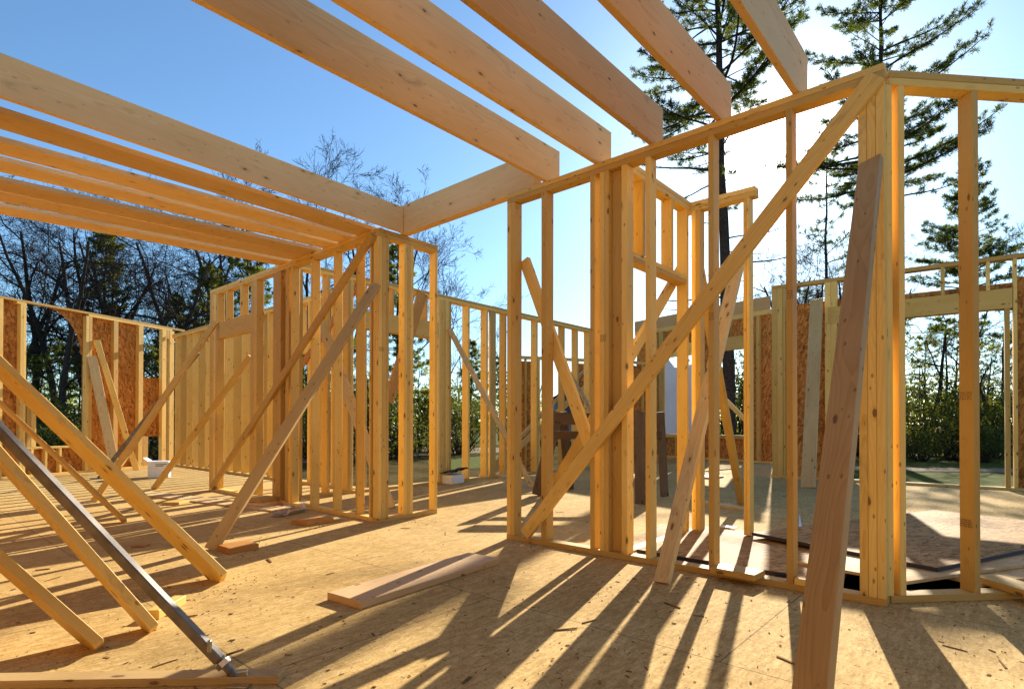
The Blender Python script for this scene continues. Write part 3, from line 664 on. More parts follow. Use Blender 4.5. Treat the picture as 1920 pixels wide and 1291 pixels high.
lying('plywood_strip', [(268, 918), (262, 927), (520, 957), (545, 950)], 0.016, 'long thin strip of plywood lying before the left partition', 'plywood strip', 'ply')
lying('wood_plank', [(1312, 936), (1309, 939), (1394, 953), (1396, 949)], 0.03, 'thin strip of lumber on the far floor beyond the closet', 'plank', 'weathered')
lying('wood_plank', [(910, 885), (906, 889), (950, 891), (952, 887)], 0.05, 'short scrap lying against the back wall plate', 'plank', 'weathered')
lying('wood_plank', [(1312, 890), (1312, 896), (1342, 893), (1340, 888)], 0.03, 'small scrap in the sunlit patch before the far windows', 'plank', 'weathered')
lying('wood_plank', [(1345, 1054), (1340, 1062), (1417, 1080), (1432, 1066)], 0.036, 'short plank laid across the bottom plate of the tall partition', 'plank', z0=0.0395)
lying('wood_block', [(1494, 1077), (1492, 1083), (1512, 1087), (1516, 1080)], 0.036, 'short block on the bottom plate behind the wide leaning plank', 'wood block', z0=0.0395)
lying('wood_plank', [(1852, 1073), (1845, 1080), (1990, 1130), (2010, 1112)], 0.038, 'pale plank poking out over the angled wall plate at the right edge', 'plank', z0=0.0395)
lying('paper_scrap', [(1354, 984), (1352, 986), (1378, 990), (1382, 986)], 0.004, 'white paper scrap lying flat behind the partition', 'paper', 'white', 0.062)
prism('paper_scrap', [on_z(1497, 993), on_z(1505, 992), on_z(1499, 966) + Vector((0, 0, 0.02))], (0, 0, 1), 0.003, 'white')
tag(bpy.data.objects['paper_scrap.001'], 'white pointed paper scrap right of a slim stud', 'paper')
# osb sheets over the added shade pit
def sheet(name, pts, z, th, label, mat='sheet', edge=True, group='sheets laid over the stair opening'):
    r_ = empty(name, (pts[0][0], pts[0][1], z), label, 'osb sheet', group)
    c = sum((Vector((*p, 0)) for p in pts), Vector())/len(pts)
    prism('panel_face', [Vector((*p, z)) for p in pts], (0, 0, 1), th, mat, r_)
    if edge:
        n = len(pts); ins = [Vector((*p, 0)) for p in pts]
        for i in range(n):
            a, b = ins[i], ins[(i+1) % n]; d = (b-a).normalized(); o = Vector((d.y, -d.x, 0))
            if o.dot((a+b)/2-c) < 0: o = -o
            prism('sealed_edge', [a+Vector((0, 0, z+0.0015)), b+Vector((0, 0, z+0.0015)), b+Vector((0, 0, z+th-0.001)), a+Vector((0, 0, z+th-0.001))], o, 0.0025, 'edge', r_)
    return r_
sheet('osb_sheet', [(3.535, 0.74), (4.755, 0.78), (4.70, 2.35), (3.50, 2.12)], 0.004, 0.020, 'lowest osb sheet, striped by sun behind the slim studs')
sheet('osb_sheet', [(3.545, 0.72), (4.745, 0.75), (4.715, 1.95), (3.53, 1.94)], 0.026, 0.026, 'osb sheet with dark sealed edges behind the tall partition')
sheet('plywood_sheet', [(3.80, 1.0), (3.72, 0.42), (5.7, -0.62), (6.2, 0.1)], 0.0535, 0.018, 'bare plywood sheet under the rightmost osb sheet', 'ply', False)
sheet('plywood_sheet', [(4.12, 0.32), (4.02, 0.12), (5.75, -0.86), (6.0, -0.4)], 0.032, 0.018, 'narrow plywood strip sticking out lowest at the right', 'ply', False)
sheet('osb_sheet', [(4.433, 1.47), (4.05, 0.32), (6.35, -0.60), (6.73, 0.55)], 0.075, 0.024, 'sunlit osb sheet with a dark edge at the right, on top of the others')
# cartons
def carton(name, corner, ax, ay, h, label, mat='white'):
    r_ = empty(name, corner, label, 'box')
    c = Vector(corner)+Vector(ax)/2+Vector(ay)/2
    m4 = frame((0, 0, 1), Vector(ay), c+Vector((0, 0, h/2+0.002)))
    link('carton_body', box_mesh(Vector(ax).length, Vector(ay).length, h, 0.006), mat, m4, r_)
    return r_, c
c0 = on_z(278, 896); c1 = on_z(311, 886); hx_ = Vector((0.30*0.75, 0.30*0.66, 0))
ax = (_r*0.29+_f*0.09); ay = (_f*0.28-_r*0.11)
bx, cc = carton('carton', on_z(277, 896), ax, ay, 0.27, 'white printed carton with an open flap on the far left floor')
nrm = Vector((ax.y, -ax.x, 0)).normalized(); nrm = nrm if nrm.dot(CAM-cc) > 0 else -nrm
for k, (u0, u1, zz) in enumerate(((0.25, 0.9, 0.225), (0.3, 0.75, 0.20))):
    a_ = on_z(277, 896)+ax*u0+nrm*0.002; b_ = on_z(277, 896)+ax*u1+nrm*0.002
    board('printed_line', a_+Vector((0, 0, zz)), b_+Vector((0, 0, zz)), 0.010, 0.002, nrm, 'ink', bx, 0)
fl0 = on_z(277, 896)+Vector((0, 0, 0.274)); prism('open_flap', [fl0, fl0+ay, fl0+ay-ax*0.22+Vector((0, 0, 0.05)), fl0-ax*0.22+Vector((0, 0, 0.06))], (0, 0, 1), 0.004, 'white', bx)
lb_ = on_z(277, 896)-ax*0.0+ay*0.35+Vector((0, 0, 0.15))
ax2 = (_r*0.21-_f*0.02)*1.0; ay2 = (_r*0.13+_f*0.36)*0.8
ax2 = _r*0.20-_f*0.10; ay2 = _r*0.16+_f*0.28
b2, cc2 = carton('carton', on_z(848, 908)-ax2*1.0, ax2, ay2, 0.135, 'small white carton under black plastic by the back wall')
# black plastic crumpled over it
rg = random.Random(5); V = []; F = []; nx_, ny_ = 16, 10
for i in range(nx_):
    for j in range(ny_):
        u, v_ = i/(nx_-1)*1.5-0.25, j/(ny_-1)*1.3-0.15
        p_ = on_z(848, 908)-ax2+ax2*u+ay2*v_
        edge_ = max(0, -u, u-1, -v_, v_-1)
        V.append(Vector((p_.x, p_.y, 0.155+0.075*u*(1-0.3*abs(v_-0.5))+rg.uniform(-0.014, 0.014)-edge_*0.02)))
for i in range(nx_-1):
    for j in range(ny_-1): F.append((i*ny_+j, (i+1)*ny_+j, (i+1)*ny_+j+1, i*ny_+j+1))
o = raw('plastic_bag', [v-V[0] for v in V], F, 'black', None, V[0]); tag(o, 'crumpled black plastic bag lying on the small white carton', 'plastic bag')
sm = o.modifiers.new('thick', 'SOLIDIFY'); sm.thickness = 0.004
# bundle of metal plates in clear wrap
pl = empty('plate_bundle', on_z(540, 963), 'bundle of galvanised metal plates with torn clear wrap on the floor', 'metal plates')
for k in range(5):
    a_ = on_z(513+k*2, 968-k*1.5, 0.006+0.007*k); b_ = on_z(563+k*2, 958-k*1.5, 0.006+0.007*k)
    board('plate', a_, b_, 0.10, 0.005, (0.05*(k-2), 0.05, 1), 'bolt', pl, 0.001)
V = []; F = []
for i in range(14):
    for j in range(6):
        p_ = on_z(516+i*4.6, 967-i*1.1-j*2.4, 0.05)
        V.append(Vector((p_.x, p_.y, 0.045+0.05*math.sin(i*0.8+j)*rg.uniform(0.2, 1)+0.03*(i/13))))
for i in range(13):
    for j in range(5):
        if rg.random() < 0.75: F.append((i*6+j, (i+1)*6+j, (i+1)*6+j+1, i*6+j+1))
mw, tw, bw = new_mat('wrap_film'); bw.inputs['Base Color'].default_value = (0.8, 0.8, 0.8, 1); bw.inputs['Roughness'].default_value = 0.15; bw.inputs['Alpha'].default_value = 0.32
raw('clear_wrap', V, F, mw, pl)
# sawhorse
sh = empty('sawhorse', (6.1, 3.85, 0), 'dark weathered sawhorse standing beyond the partition', 'sawhorse')
top_z = EYE+(792-771)*dist((6.08, 3.9, 0))/FPX
for (fx, fy), (tx, dd), wl in (((1008, 928), (1046, 0.10), 0.15), ((1068, 917), (1055, -0.25), 0.12), ((1203, 945), (1201, 0.10), 0.15), ((1246, 930), (1238, -0.10), 0.10)):
    f_ = on_z(fx, fy, 0.004); t_ = at(tx, 772, dist(f_)+dd); board('leg', f_, t_, wl, TH, -_f+_r*0.3, 'old', sh)
t0_, t1_ = at(1040, 785, 6.95), at(1244, 785, 6.95); t0_.z = t1_.z = top_z-0.09; dz_ = Vector((0, 0, 0.2))
board('top_rail', t0_, t1_, 0.14, 0.085, _f, 'old', sh)
board('cross_rail', t0_-dz_+_f*0.1, t1_-dz_+_f*0.1, 0.10, TH, _f, 'old', sh)
# ink stamps on a few studs: rows of small marks
def stamp(parent, o_, ux, n, w_, h_, seed):
    rs = random.Random(seed); V = []; F = []
    ux = Vector(ux).normalized(); n = Vector(n).normalized(); base = Vector(o_)+n*0.0012
    rows = 4
    for r_ in range(rows):
        x = 0
        while x < w_:
            l = rs.uniform(0.004, 0.014); l = min(l, w_-x); z = h_*r_/rows
            k = len(V); hh = h_/rows*0.5
            for (a, b) in ((0, 0), (l, 0), (l, hh), (0, hh)): V.append(base+ux*(x+a)+Vector((0, 0, z+b)))
            F.append((k, k+1, k+2, k+3)); x += l+rs.uniform(0.003, 0.008)
    raw('ink_stamp', V, F, 'ink2', parent)
M['ink2'] = plain('stamp_ink', (0.22, 0.12, 0.055), 0.8)
for (px, py, seed) in ((1826, 748, 1), (1826, 990, 2)):
    a, z = wr.sz(px, py); stamp(wr.root, wr.p(a, z, 0.082), -wr.n, -wr.d, 0.07, 0.045, seed)
for (wl, px, py, seed, w_) in ((wb, 1476, 560, 3, 0.03), (wb, 1330, 600, 6, 0.03), (wb, 1126, 640, 4, 0.05), (wb, 1612, 560, 9, 0.03)):
    a, z = wl.sz(px, py); stamp(wl.root, wl.p(a, z), wl.d, -wl.n, w_, 0.05, seed)
a, z = wret.sz(710, 657); stamp(wret.root, wret.p(a, z), wret.d, -wret.n, 0.06, 0.04, 5)
# splinters and chips
rs = random.Random(11); V = []; F = []
def chip(x, y, L, w_, h_, a):
    c, s_ = math.cos(a), math.sin(a); k = len(V); ti = rs.uniform(0, 0.3)*h_
    for zz in (0.001, 0.001+h_):
        for (u, v_) in ((-L/2, -w_/2), (L/2, -w_/2*rs.uniform(0.2, 1)), (L/2, w_/2*rs.uniform(0.2, 1)), (-L/2, w_/2)):
            V.append((x+u*c-v_*s_, y+u*s_+v_*c, zz+(ti if u > 0 else 0)))
    F.extend([(k+3, k+2, k+1, k), (k+4, k+5, k+6, k+7), (k, k+1, k+5, k+4), (k+1, k+2, k+6, k+5), (k+2, k+3, k+7, k+6), (k+3, k, k+4, k+7)])
for px, py in ((80, 1068), (100, 1085), (310, 1243), (440, 1223), (505, 1051), (430, 1010), (835, 1000), (890, 985), (1190, 1085), (1260, 1135), (1310, 1155), (1105, 1165), (1480, 1240), (1880, 1245), (1790, 1215), (620, 1075), (760, 990), (700, 1190), (875, 1275), (1060, 1180), (1330, 930), (1470, 930), (1000, 950), (1050, 960), (360, 1155)):
    p_ = on_z(px, py); chip(p_.x, p_.y, rs.uniform(0.03, 0.12), rs.uniform(0.005, 0.014), rs.uniform(0.002, 0.006), rs.uniform(0, 6.28))
for i in range(700):
    px, py = rs.uniform(0, 1920), rs.choice((rs.uniform(900, 1291), rs.uniform(1000, 1300)))
    p_ = on_z(px, py)
    if p_.x > 3.3 and -1.0 < p_.y < 2.3: continue
    L = rs.choice((rs.uniform(0.002, 0.006), rs.uniform(0.003, 0.010), rs.uniform(0.004, 0.012), rs.uniform(0.008, 0.03)))
    chip(p_.x, p_.y, L, L*rs.uniform(0.12, 0.5), rs.uniform(0.001, 0.004), rs.uniform(0, 6.28))
for cx_, cy_, n_, sg in ((3.33, 2.6, 60, 0.10), (3.33, 1.2, 70, 0.12), (1.75, 4.1, 60, 0.16), (1.15, 3.1, 40, 0.12), (2.3, 2.4, 50, 0.15), (2.7, 4.7, 70, 0.2), (3.4, 4.33, 60, 0.1), (2.75, 1.6, 60, 0.18), (3.7, 0.1, 50, 0.12), (2.0, 1.1, 40, 0.25), (1.35, 3.35, 40, 0.1)):
    for q in range(n_):
        L = rs.uniform(0.003, 0.014); chip(cx_+rs.gauss(0, sg), cy_+rs.gauss(0, sg*1.6), L, L*rs.uniform(0.2, 0.6), rs.uniform(0.001, 0.003), rs.uniform(0, 6.28))
M['chips'] = plain('wood_chips', (0.24, 0.14, 0.06), 0.85, 0, 0.6, 9.0)
tag(raw('wood_chips', V, F, 'chips'), kind='stuff')

# ---------------------------------------------------------------- trees
def tubes_to_mesh(tubes):
    V = []; F = []; base = 0
    for pts, rad, k in tubes:
        pts = np.asarray(pts, float); n = len(pts)
        d = np.gradient(pts, axis=0); d /= np.linalg.norm(d, axis=1)[:, None]+1e-9
        ref = np.where(np.abs(d[:, 2:3]) < 0.9, np.array([[0, 0, 1.0]]), np.array([[1.0, 0, 0]]))
        x = np.cross(ref, d); x /= np.linalg.norm(x, axis=1)[:, None]+1e-9; y = np.cross(d, x)
        a = np.arange(k)*2*np.pi/k
        ring = pts[:, None, :]+(x[:, None, :]*np.cos(a)[None, :, None]+y[:, None, :]*np.sin(a)[None, :, None])*np.asarray(rad)[:, None, None]
        V.append(ring.reshape(-1, 3))
        for j in range(n-1):
            for i in range(k): F.append((base+j*k+i, base+j*k+(i+1) % k, base+(j+1)*k+(i+1) % k, base+(j+1)*k+i))
        base += n*k
    return np.concatenate(V), F
def mk(name, V, F, mat):
    me = bpy.data.meshes.new(name); V = np.asarray(V, np.float32)
    me.vertices.add(len(V)); me.vertices.foreach_set('co', V.ravel())
    F = np.asarray(F, np.int32); me.loops.add(F.size); me.loops.foreach_set('vertex_index', F.ravel())
    me.polygons.add(len(F)); me.polygons.foreach_set('loop_start', np.arange(len(F))*4)
    me.update(calc_edges=True); me.materials.append(M[mat]); return me
def path(rng, p, d, L, n, wander, up):
    pts = [p]; d = d/np.linalg.norm(d)
    for i in range(n):
        d = d+rng.normal(0, wander, 3)+np.array([0, 0, up]); d /= np.linalg.norm(d); pts.append(pts[-1]+d*L/n)
    return np.array(pts)
def bare_tree(seed, H, r, kids=(9, 7, 6, 4), wander=0.16, first=0.3, spread=(28, 62)):
    rng = np.random.default_rng(seed); main = []; twigs = []
    def grow(p, d, L, r0, lev):
        n = (9, 6, 4, 3, 2)[lev]
        pts = path(rng, p, d, L, n, (0.07, wander, wander*1.2, wander*1.2, wander)[lev], (0.03, 0.05, 0.04, 0.03, 0.02)[lev])
        rad = r0*(1-np.linspace(0, 1, n+1)*(0.78 if lev < 4 else 0.6)); rad = np.maximum(rad, 0.0065)
        (main if lev < 2 else twigs).append((pts, rad, (8, 5, 4, 3, 3)[lev]))
        if lev >= len(kids): return
        for c in range(kids[lev]):
            t = first+(1-first)*(c+rng.uniform(0.1, 0.9))/kids[lev] if lev == 0 else rng.uniform(0.2, 1.0)
            f = t*n; i = min(int(f), n-1); q = pts[i]+(pts[i+1]-pts[i])*(f-i); dd = pts[i+1]-pts[i]; dd /= np.linalg.norm(dd)
            s_ = np.cross(dd, rng.normal(0, 1, 3)); s_ /= np.linalg.norm(s_)
            an = np.radians(rng.uniform(*spread)); nd = dd*np.cos(an)+s_*np.sin(an)
            rr = r0*(1-0.78*t)
            grow(q, nd, L*rng.uniform(0.38, 0.62)*(1.1-0.45*t), max(rr*rng.uniform(0.42, 0.68), 0.0065), lev+1)
    grow(np.zeros(3), np.array([rng.normal(0, 0.05), rng.normal(0, 0.05), 1.0]), H*0.82, r, 0)
    return mk('trunk', *tubes_to_mesh(main), 'bark'), mk('crown', *tubes_to_mesh(twigs), 'twig')
def quads(rng, c, d, L, w_):
    """needle or leaf quads: centres c, directions d"""
    n = len(c); s_ = np.cross(d, rng.normal(0, 1, (n, 3))); s_ /= np.linalg.norm(s_, axis=1)[:, None]+1e-9
    L = np.asarray(L).reshape(-1, 1) if np.ndim(L) else L; w_ = np.asarray(w_).reshape(-1, 1) if np.ndim(w_) else w_
    a = c; b = c+d*L*0.55+s_*w_*0.5; e = c+d*L; f = c+d*L*0.55-s_*w_*0.5
    V = np.stack([a, b, e, f], 1).reshape(-1, 3); F = np.arange(4*n).reshape(-1, 4); return V, F
def pine(seed, H, r, base=0.3, limb=3.0, gap=0.62, per=4.4, tuft=8, nl=0.17, nw=0.028, lean=(0, 0), dead=0.2, droop=0.0, mat='needle', dens=1.0, sparse=0.0, avoid=None):
    rng = np.random.default_rng(seed); wood_t = []; C_ = []; D_ = []
    n = 14; tz = np.linspace(0, H, n+1)
    tr = np.stack([lean[0]*tz/H*1.0+rng.normal(0, 0.03, n+1), lean[1]*tz/H+rng.normal(0, 0.03, n+1), tz], 1); tr[0, :2] = 0
    wood_t.append((tr, r*(1-np.linspace(0, 0.93, n+1)), 9))
    def on_tr(z): return np.array([np.interp(z, tz, tr[:, 0]), np.interp(z, tz, tr[:, 1]), z])
    z = H*base*0.55
    while z < H*0.985:
        t = (z-H*base)/(H*(1-base))
        alive = t > 0
        k = max(2, int(rng.normal(per, 1.0))) if alive else (1 if rng.random() < dead*3 else 0)
        a0 = rng.uniform(0, 6.28)
        for j in range(k):
            if alive and rng.random() < sparse: continue
            a = a0+j*2*np.pi/max(k, 1)+rng.normal(0, 0.35)
            prof = (min(1, 0.55+t*2.2) if t < 0.25 else 1.0)*(1-max(0, t))**0.75 if alive else 0.55
            L = limb*prof*rng.uniform(0.4, 1.25)+0.15
            up0 = (0.15+0.75*max(0, t)**1.5)-droop
            m = 6; d0 = np.array([np.cos(a), np.sin(a), up0+rng.normal(0, 0.12)]); pts = [on_tr(z+rng.uniform(-0.15, 0.15))]
            for i in range(m):
                d0 = d0+np.array([rng.normal(0, 0.07), rng.normal(0, 0.07), (-0.06 if i < 3 else 0.10)-droop*0.15]); d0 /= np.linalg.norm(d0); pts.append(pts[-1]+d0*L/m)
            pts = np.array(pts); r0 = max(0.012, 0.016*L)
            if avoid is not None:
                q = pts[2:]-avoid[0]; q = q-(q@avoid[1])[:, None]*avoid[1]
                if np.linalg.norm(q, axis=1).min() < avoid[2]: continue
            wood_t.append((pts, r0*(1-np.linspace(0, 0.8, m+1)), 4))
            if not alive:
                for q in range(3):
                    f = rng.uniform(1.5, m-0.5); i = int(f); p_ = pts[i]; wood_t.append((path(rng, p_, (pts[i+1]-pts[i])+rng.normal(0, L*0.1, 3), L*0.3, 3, 0.2, 0), np.array([0.009, 0.007, 0.005, 0.003]), 3))
                continue
            lush = rng.uniform(0.35, 1.35); nt_ = max(3, int(L*4.2*dens*lush)); t0_ = rng.uniform(0.12, 0.42)
            for q in range(nt_):
                f = m*(t0_+(1-t0_)*(q+rng.uniform(0, 1))/nt_); i = min(int(f), m-1); p_ = pts[i]+(pts[i+1]-pts[i])*(f-i)
                dd = pts[i+1]-pts[i]; dd /= np.linalg.norm(dd)
                s_ = np.cross(dd, [0, 0, 1.0]); s_ *= (1 if q % 2 else -1)
                td = dd*0.65+s_*rng.uniform(0.35, 0.9)+np.array([0, 0, rng.uniform(-0.1, 0.35)-droop*0.5]); td /= np.linalg.norm(td)
                tl = rng.uniform(0.2, 0.55)*min(1.0, 0.45+L/4)*(1.1-0.35*f/m)
                tw = np.array([p_, p_+td*tl*0.5, p_+td*tl+np.array([0, 0, 0.04])])
                wood_t.append((tw, np.array([0.008, 0.006, 0.004]), 3))
                kk = int(3+tl*9)
                for u in np.linspace(0.4, 1.0, kk):
                    cpt = p_+td*tl*u
                    nd = rng.normal(0, 1, (tuft, 3))+td*0.7+np.array([0, 0, 0.4]); nd /= np.linalg.norm(nd, axis=1)[:, None]
                    C_.append(np.repeat(cpt[None], tuft, 0)); D_.append(nd)
        z += gap*rng.uniform(0.7, 1.3)*(1.0-0.35*max(0, t))
    c, d = np.concatenate(C_), np.concatenate(D_)
    if avoid is not None:                    # open gap in the crown where the low sun shines through
        o_, u_, rad_, l0, l1, keep = avoid; q = c-o_; q = q-(q@u_)[:, None]*u_; lat = q@np.array([-u_[1], u_[0], 0])/np.hypot(u_[0], u_[1])
        k_ = (np.linalg.norm(q, axis=1) > rad_) & ~((lat > l0) & (lat < l1) & (q[:, 2] > -2.6) & (q[:, 2] < 1.0) & (np.sin(c[:, 0]*3.1+c[:, 1]*2.3+c[:, 2]*2.9) > keep)); c, d = c[k_], d[k_]
    V, F = quads(rng, c, d, rng.uniform(0.7, 1.2, len(c))*nl, nw)
    return mk('trunk', *tubes_to_mesh(wood_t), 'bark'), mk('crown', V, F, mat)
def shrub(seed, rx, ry, h, nclump=46, per=70, lw_=0.055, ll=0.085, mat='leaf', sig=0.16):
    rng = np.random.default_rng(seed); tub = []; C_ = []; D_ = []
    for i in range(nclump):
        t = rng.uniform(0, 1)**0.8; a = rng.uniform(0, 6.28); rr = np.sqrt(rng.uniform(0, 1))*(0.45+0.6*np.sin(np.pi*min(1, t*0.9+0.1)))
        c = np.array([np.cos(a)*rr*rx, np.sin(a)*rr*ry, h*(0.08+0.9*t)])
        b_ = np.array([c[0]*0.25, c[1]*0.25, 0.0]); mid = (b_+c)/2+rng.normal(0, 0.08, 3)
        tub.append((np.array([b_, mid, c]), np.array([0.018, 0.012, 0.005]), 3))
        m = int(per*rng.uniform(0.5, 1.4)); s_ = sig*rng.uniform(0.7, 1.5)
        C_.append(c+rng.normal(0, s_, (m, 3))*np.array([1, 1, 0.75])); dd = rng.normal(0, 1, (m, 3))+np.array([0, 0, 0.4]); D_.append(dd/np.linalg.norm(dd, axis=1)[:, None])
    c, d = np.concatenate(C_), np.concatenate(D_)
    V, F = quads(rng, c, d, rng.uniform(0.7, 1.3, len(c))*ll, lw_); V[:, 2] = np.maximum(V[:, 2], 0.01)
    return mk('stems', *tubes_to_mesh(tub), 'twig'), mk('foliage', V, F, mat)
def gp(px, d):
    p = CAM+ray(px, 792)*d; return Vector((p.x, p.y, gnd))
def plant(name, meshes, names, loc, rot, sc, label, cat, group=None):
    e = empty(name, loc, label, cat, group); e.rotation_euler.z = rot; e.scale = (sc, sc, sc) if not isinstance(sc, tuple) else sc
    for me, nm in zip(meshes, names):
        o = bpy.data.objects.new(nm, me); C.objects.link(o); o.parent = e
    return e
TC = ('trunk', 'crown')
def zt(y, d): return EYE+(792-y)*d/FPX-gnd      # height above the ground of a point seen at row y
# the four pines to the right
plant('pine_tree', pine(3, 24.0, 0.24, 0.39, 3.9, 0.44, 5.0, 13, 0.16, 0.019, lean=(0.1, 0.75), dead=0.33, dens=1.75, sparse=0.08, avoid=(np.array(CAM-gp(1372, 19.5)), np.array(SUN), 1.35, -2.4, 4.0, -0.6)), TC, gp(1372, 19.5), 0.0, 1.0, 'tall dark pine whose trunk stands left of the sun', 'tree', 'pines right of the gap')
plant('pine_tree', pine(8, 20.0, 0.23, 0.46, 4.0, 0.44, 4.8, 13, 0.16, 0.019, dead=0.3, dens=1.75, sparse=0.08), TC, gp(1655, 21), 1.3, 1.0, 'tall pine rising straight behind the triple post', 'tree', 'pines right of the gap')
plant('pine_tree', pine(15, zt(215, 27), 0.13, 0.16, 2.4, 0.6, 4.0, 6, 0.17, 0.026, dens=1.1, sparse=0.4), TC, gp(1551, 27), 0.4, 1.0, 'thin sparse pine just right of the sun', 'tree', 'pines right of the gap')
plant('pine_tree', pine(21, zt(298, 24), 0.15, 0.40, 2.6, 0.40, 5.0, 11, 0.17, 0.022, dead=0.1, dens=1.6), TC, gp(1822, 24), 0.8, 1.0, 'small bushy pine near the right edge behind the lone right stud', 'tree', 'pines right of the gap')
pv = [pine(31, 11.0, 0.16, 0.25, 2.2, 0.5, 4.6, 9, 0.22, 0.04, mat='needle_dark'), pine(37, 9.0, 0.13, 0.12, 2.3, 0.42, 5.0, 9, 0.22, 0.042, mat='needle_dark', droop=0.15), pine(41, 5.2, 0.08, 0.06, 1.5, 0.38, 4.2, 5, 0.14, 0.032, mat='needle_dark', droop=0.15)]
for px, d, H, k, lab in ((196, 26, zt(432, 26), 0, 'green pine standing behind the bare trees left of the arch post'), (388, 27, zt(505, 27), 1, 'dark evergreen seen just left of the long partition top'),
                         (462, 23, zt(430, 23), 0, 'dark pine under the ends of the flat joists'), (745, 26, zt(452, 26), 0, 'evergreen behind the short return wall'),
                         (330, 30, zt(560, 30), 1, 'dark evergreen behind the far left wall corner'), (628, 30, zt(548, 30), 1, 'evergreen seen between the studs of the long partition'),
                         (884, 42, zt(640, 42), 1, 'dark distant evergreen beyond the lawn'), (936, 46, zt(672, 46), 1, 'lower distant evergreen beyond the lawn, at the right of its neighbour')):
    h0 = (11.0, 9.0, 5.2)[k]; plant('evergreen_tree', pv[k], TC, gp(px, d), px*0.37, H/h0, lab, 'tree', 'evergreens behind the house')
# hemlocks of the understorey behind the far left wall and elsewhere
hem = [(-60, 19), (-5, 22), (42, 20), (78, 23), (112, 20), (150, 22), (205, 21), (285, 21), (300, 24), (345, 25), (540, 24), (575, 27), (660, 25), (715, 24), (560, 33), (785, 32), (1690, 32), (1735, 34), (1775, 31), (1835, 33), (1880, 30), (1920, 34)]
words = ('leftmost low hemlock beyond the picture edge', 'low hemlock at the left picture edge', 'low hemlock left in the arched opening', 'low hemlock in the middle of the arched opening, farther back', 'low hemlock in the middle of the arched opening',
         'low hemlock right in the arched opening', 'low hemlock hidden behind the sheathing', 'low hemlock behind the cut sheathing panel', 'farther low hemlock behind the cut sheathing panel', 'low hemlock behind the far partition',
         'low hemlock seen between the first studs of the long partition', 'low hemlock farther behind the long partition', 'low hemlock left of the corner post', 'low hemlock right of the corner post', 'distant hemlock across the driveway', 'distant hemlock behind the end stud of the return wall', 'dark hemlock in the wood at the left jamb of the wide opening', 'dark hemlock in the wood, left of the middle of the wide opening', 'dark hemlock in the wood behind the slim stud',
         'dark hemlock in the wood right of the slim stud', 'dark hemlock in the wood at the right jamb of the wide opening', 'dark hemlock in the wood at the right picture edge')
for (px, d), lab in zip(hem, words):
    rr = random.Random(px); H = zt(rr.uniform(610, 680) if px < 320 else rr.uniform(570, 635) if px > 1600 else rr.uniform(640, 690), d)
    plant('hemlock', pv[2], TC, gp(px, d), rr.uniform(0, 6), H/5.2, lab, 'tree', 'hemlocks of the understorey')
# bare deciduous trees
bv = [bare_tree(101, 14, 0.2), bare_tree(102, 14, 0.2, wander=0.33, spread=(30, 75)), bare_tree(103, 14, 0.24, (8, 8, 6, 4), 0.3, 0.22, (30, 72)), bare_tree(104, 14, 0.13, (10, 6, 6, 4), 0.14, 0.35, (20, 48))]
BT = [(594, 31, 222, 3, 'tall bare tree showing above the leftmost raised joist'), (690, 33, 300, 0, 'bare tree above the right end of the leftmost raised joist'), (742, 35, 335, 3, 'thin bare tree beside the beam corner'),
      (420, 30, 285, 1, 'bare tree with twigs above the flat joists'), (505, 28, 250, 3, 'slender bare tree hidden low by the long partition'), (820, 30, 455, 3, 'pale bare sapling right of the return wall'), (255, 24, 330, 2, 'crooked bare tree behind the sheathed bays'),
      (98, 22, 300, 1, 'crooked bare tree in the arched opening'), (12, 23, 340, 2, 'crooked bare tree at the left edge'), (160, 27, 330, 0, 'bare tree behind the post right of the arch'), (330, 25, 350, 2, 'twisted bare tree by the far left corner'),
      (-70, 26, 330, 0, 'bare tree beyond the left picture edge'), (208, 31, 360, 1, 'farther bare tree above the sheathing'), (60, 33, 380, 0, 'farther bare tree left of the arch'), (372, 32, 420, 1, 'bare tree left of the long partition'),
      (1432, 30, 420, 1, 'bare tree under the sun glare'), (1500, 27, 430, 2, 'bare tree with wide limbs right of the slim stud'), (1592, 29, 395, 0, 'bare tree left of the leaning plank'), (1640, 33, 450, 1, 'bare tree behind the triple post'),
      (1888, 31, 405, 3, 'bare tree at the right edge above the header wall'), (1738, 27, 520, 2, 'bare tree in the left half of the wide opening'), (1800, 30, 500, 1, 'bare tree behind the lone right stud in the wide opening'), (1868, 26, 560, 2, 'bare tree in the right half of the wide opening'),
      (1476, 23, 405, 0, 'near bare tree between the slim studs right of the sun'), (1533, 24, 430, 1, 'crooked bare tree above the weathered standing board'), (1575, 25, 410, 2, 'bare tree close left of the leaning plank top'), (-35, 21, 330, 2, 'twisted near bare tree beyond the left picture edge'), (44, 25, 320, 2, 'twisted bare tree left in the arched opening'), (132, 20, 330, 1, 'near crooked bare tree right in the arched opening'), (182, 23, 300, 2, 'twisted bare tree over the sheathed bay beside the arch'), (228, 27, 320, 1, 'crooked bare tree over the second sheathed bay'),
      (290, 22, 340, 2, 'near twisted bare tree behind the cut sheathing panel'), (352, 28, 350, 1, 'crooked bare tree over the far partition'), (440, 33, 330, 2, 'twisted bare tree under the flat joist ends'), (1410, 36, 500, 2, 'bare tree behind the far sheathed wall'), (1520, 36, 480, 0, 'farther bare tree above the right wall'), (872, 55, 610, 1, 'distant bare tree beyond the lawn'), (950, 60, 600, 3, 'distant bare tree right of the lawn'), (640, 36, 470, 2, 'bare tree behind the studs of the long partition'), (560, 34, 520, 0, 'bare tree behind the triple stud of the long partition')]
for i, (px, d, y, k, lab) in enumerate(BT):
    plant('bare_tree', bv[k], TC, gp(px, d), i*1.9, (zt(y, d)/14.0*0.94,)*3, lab, 'tree', 'bare trees round the house')
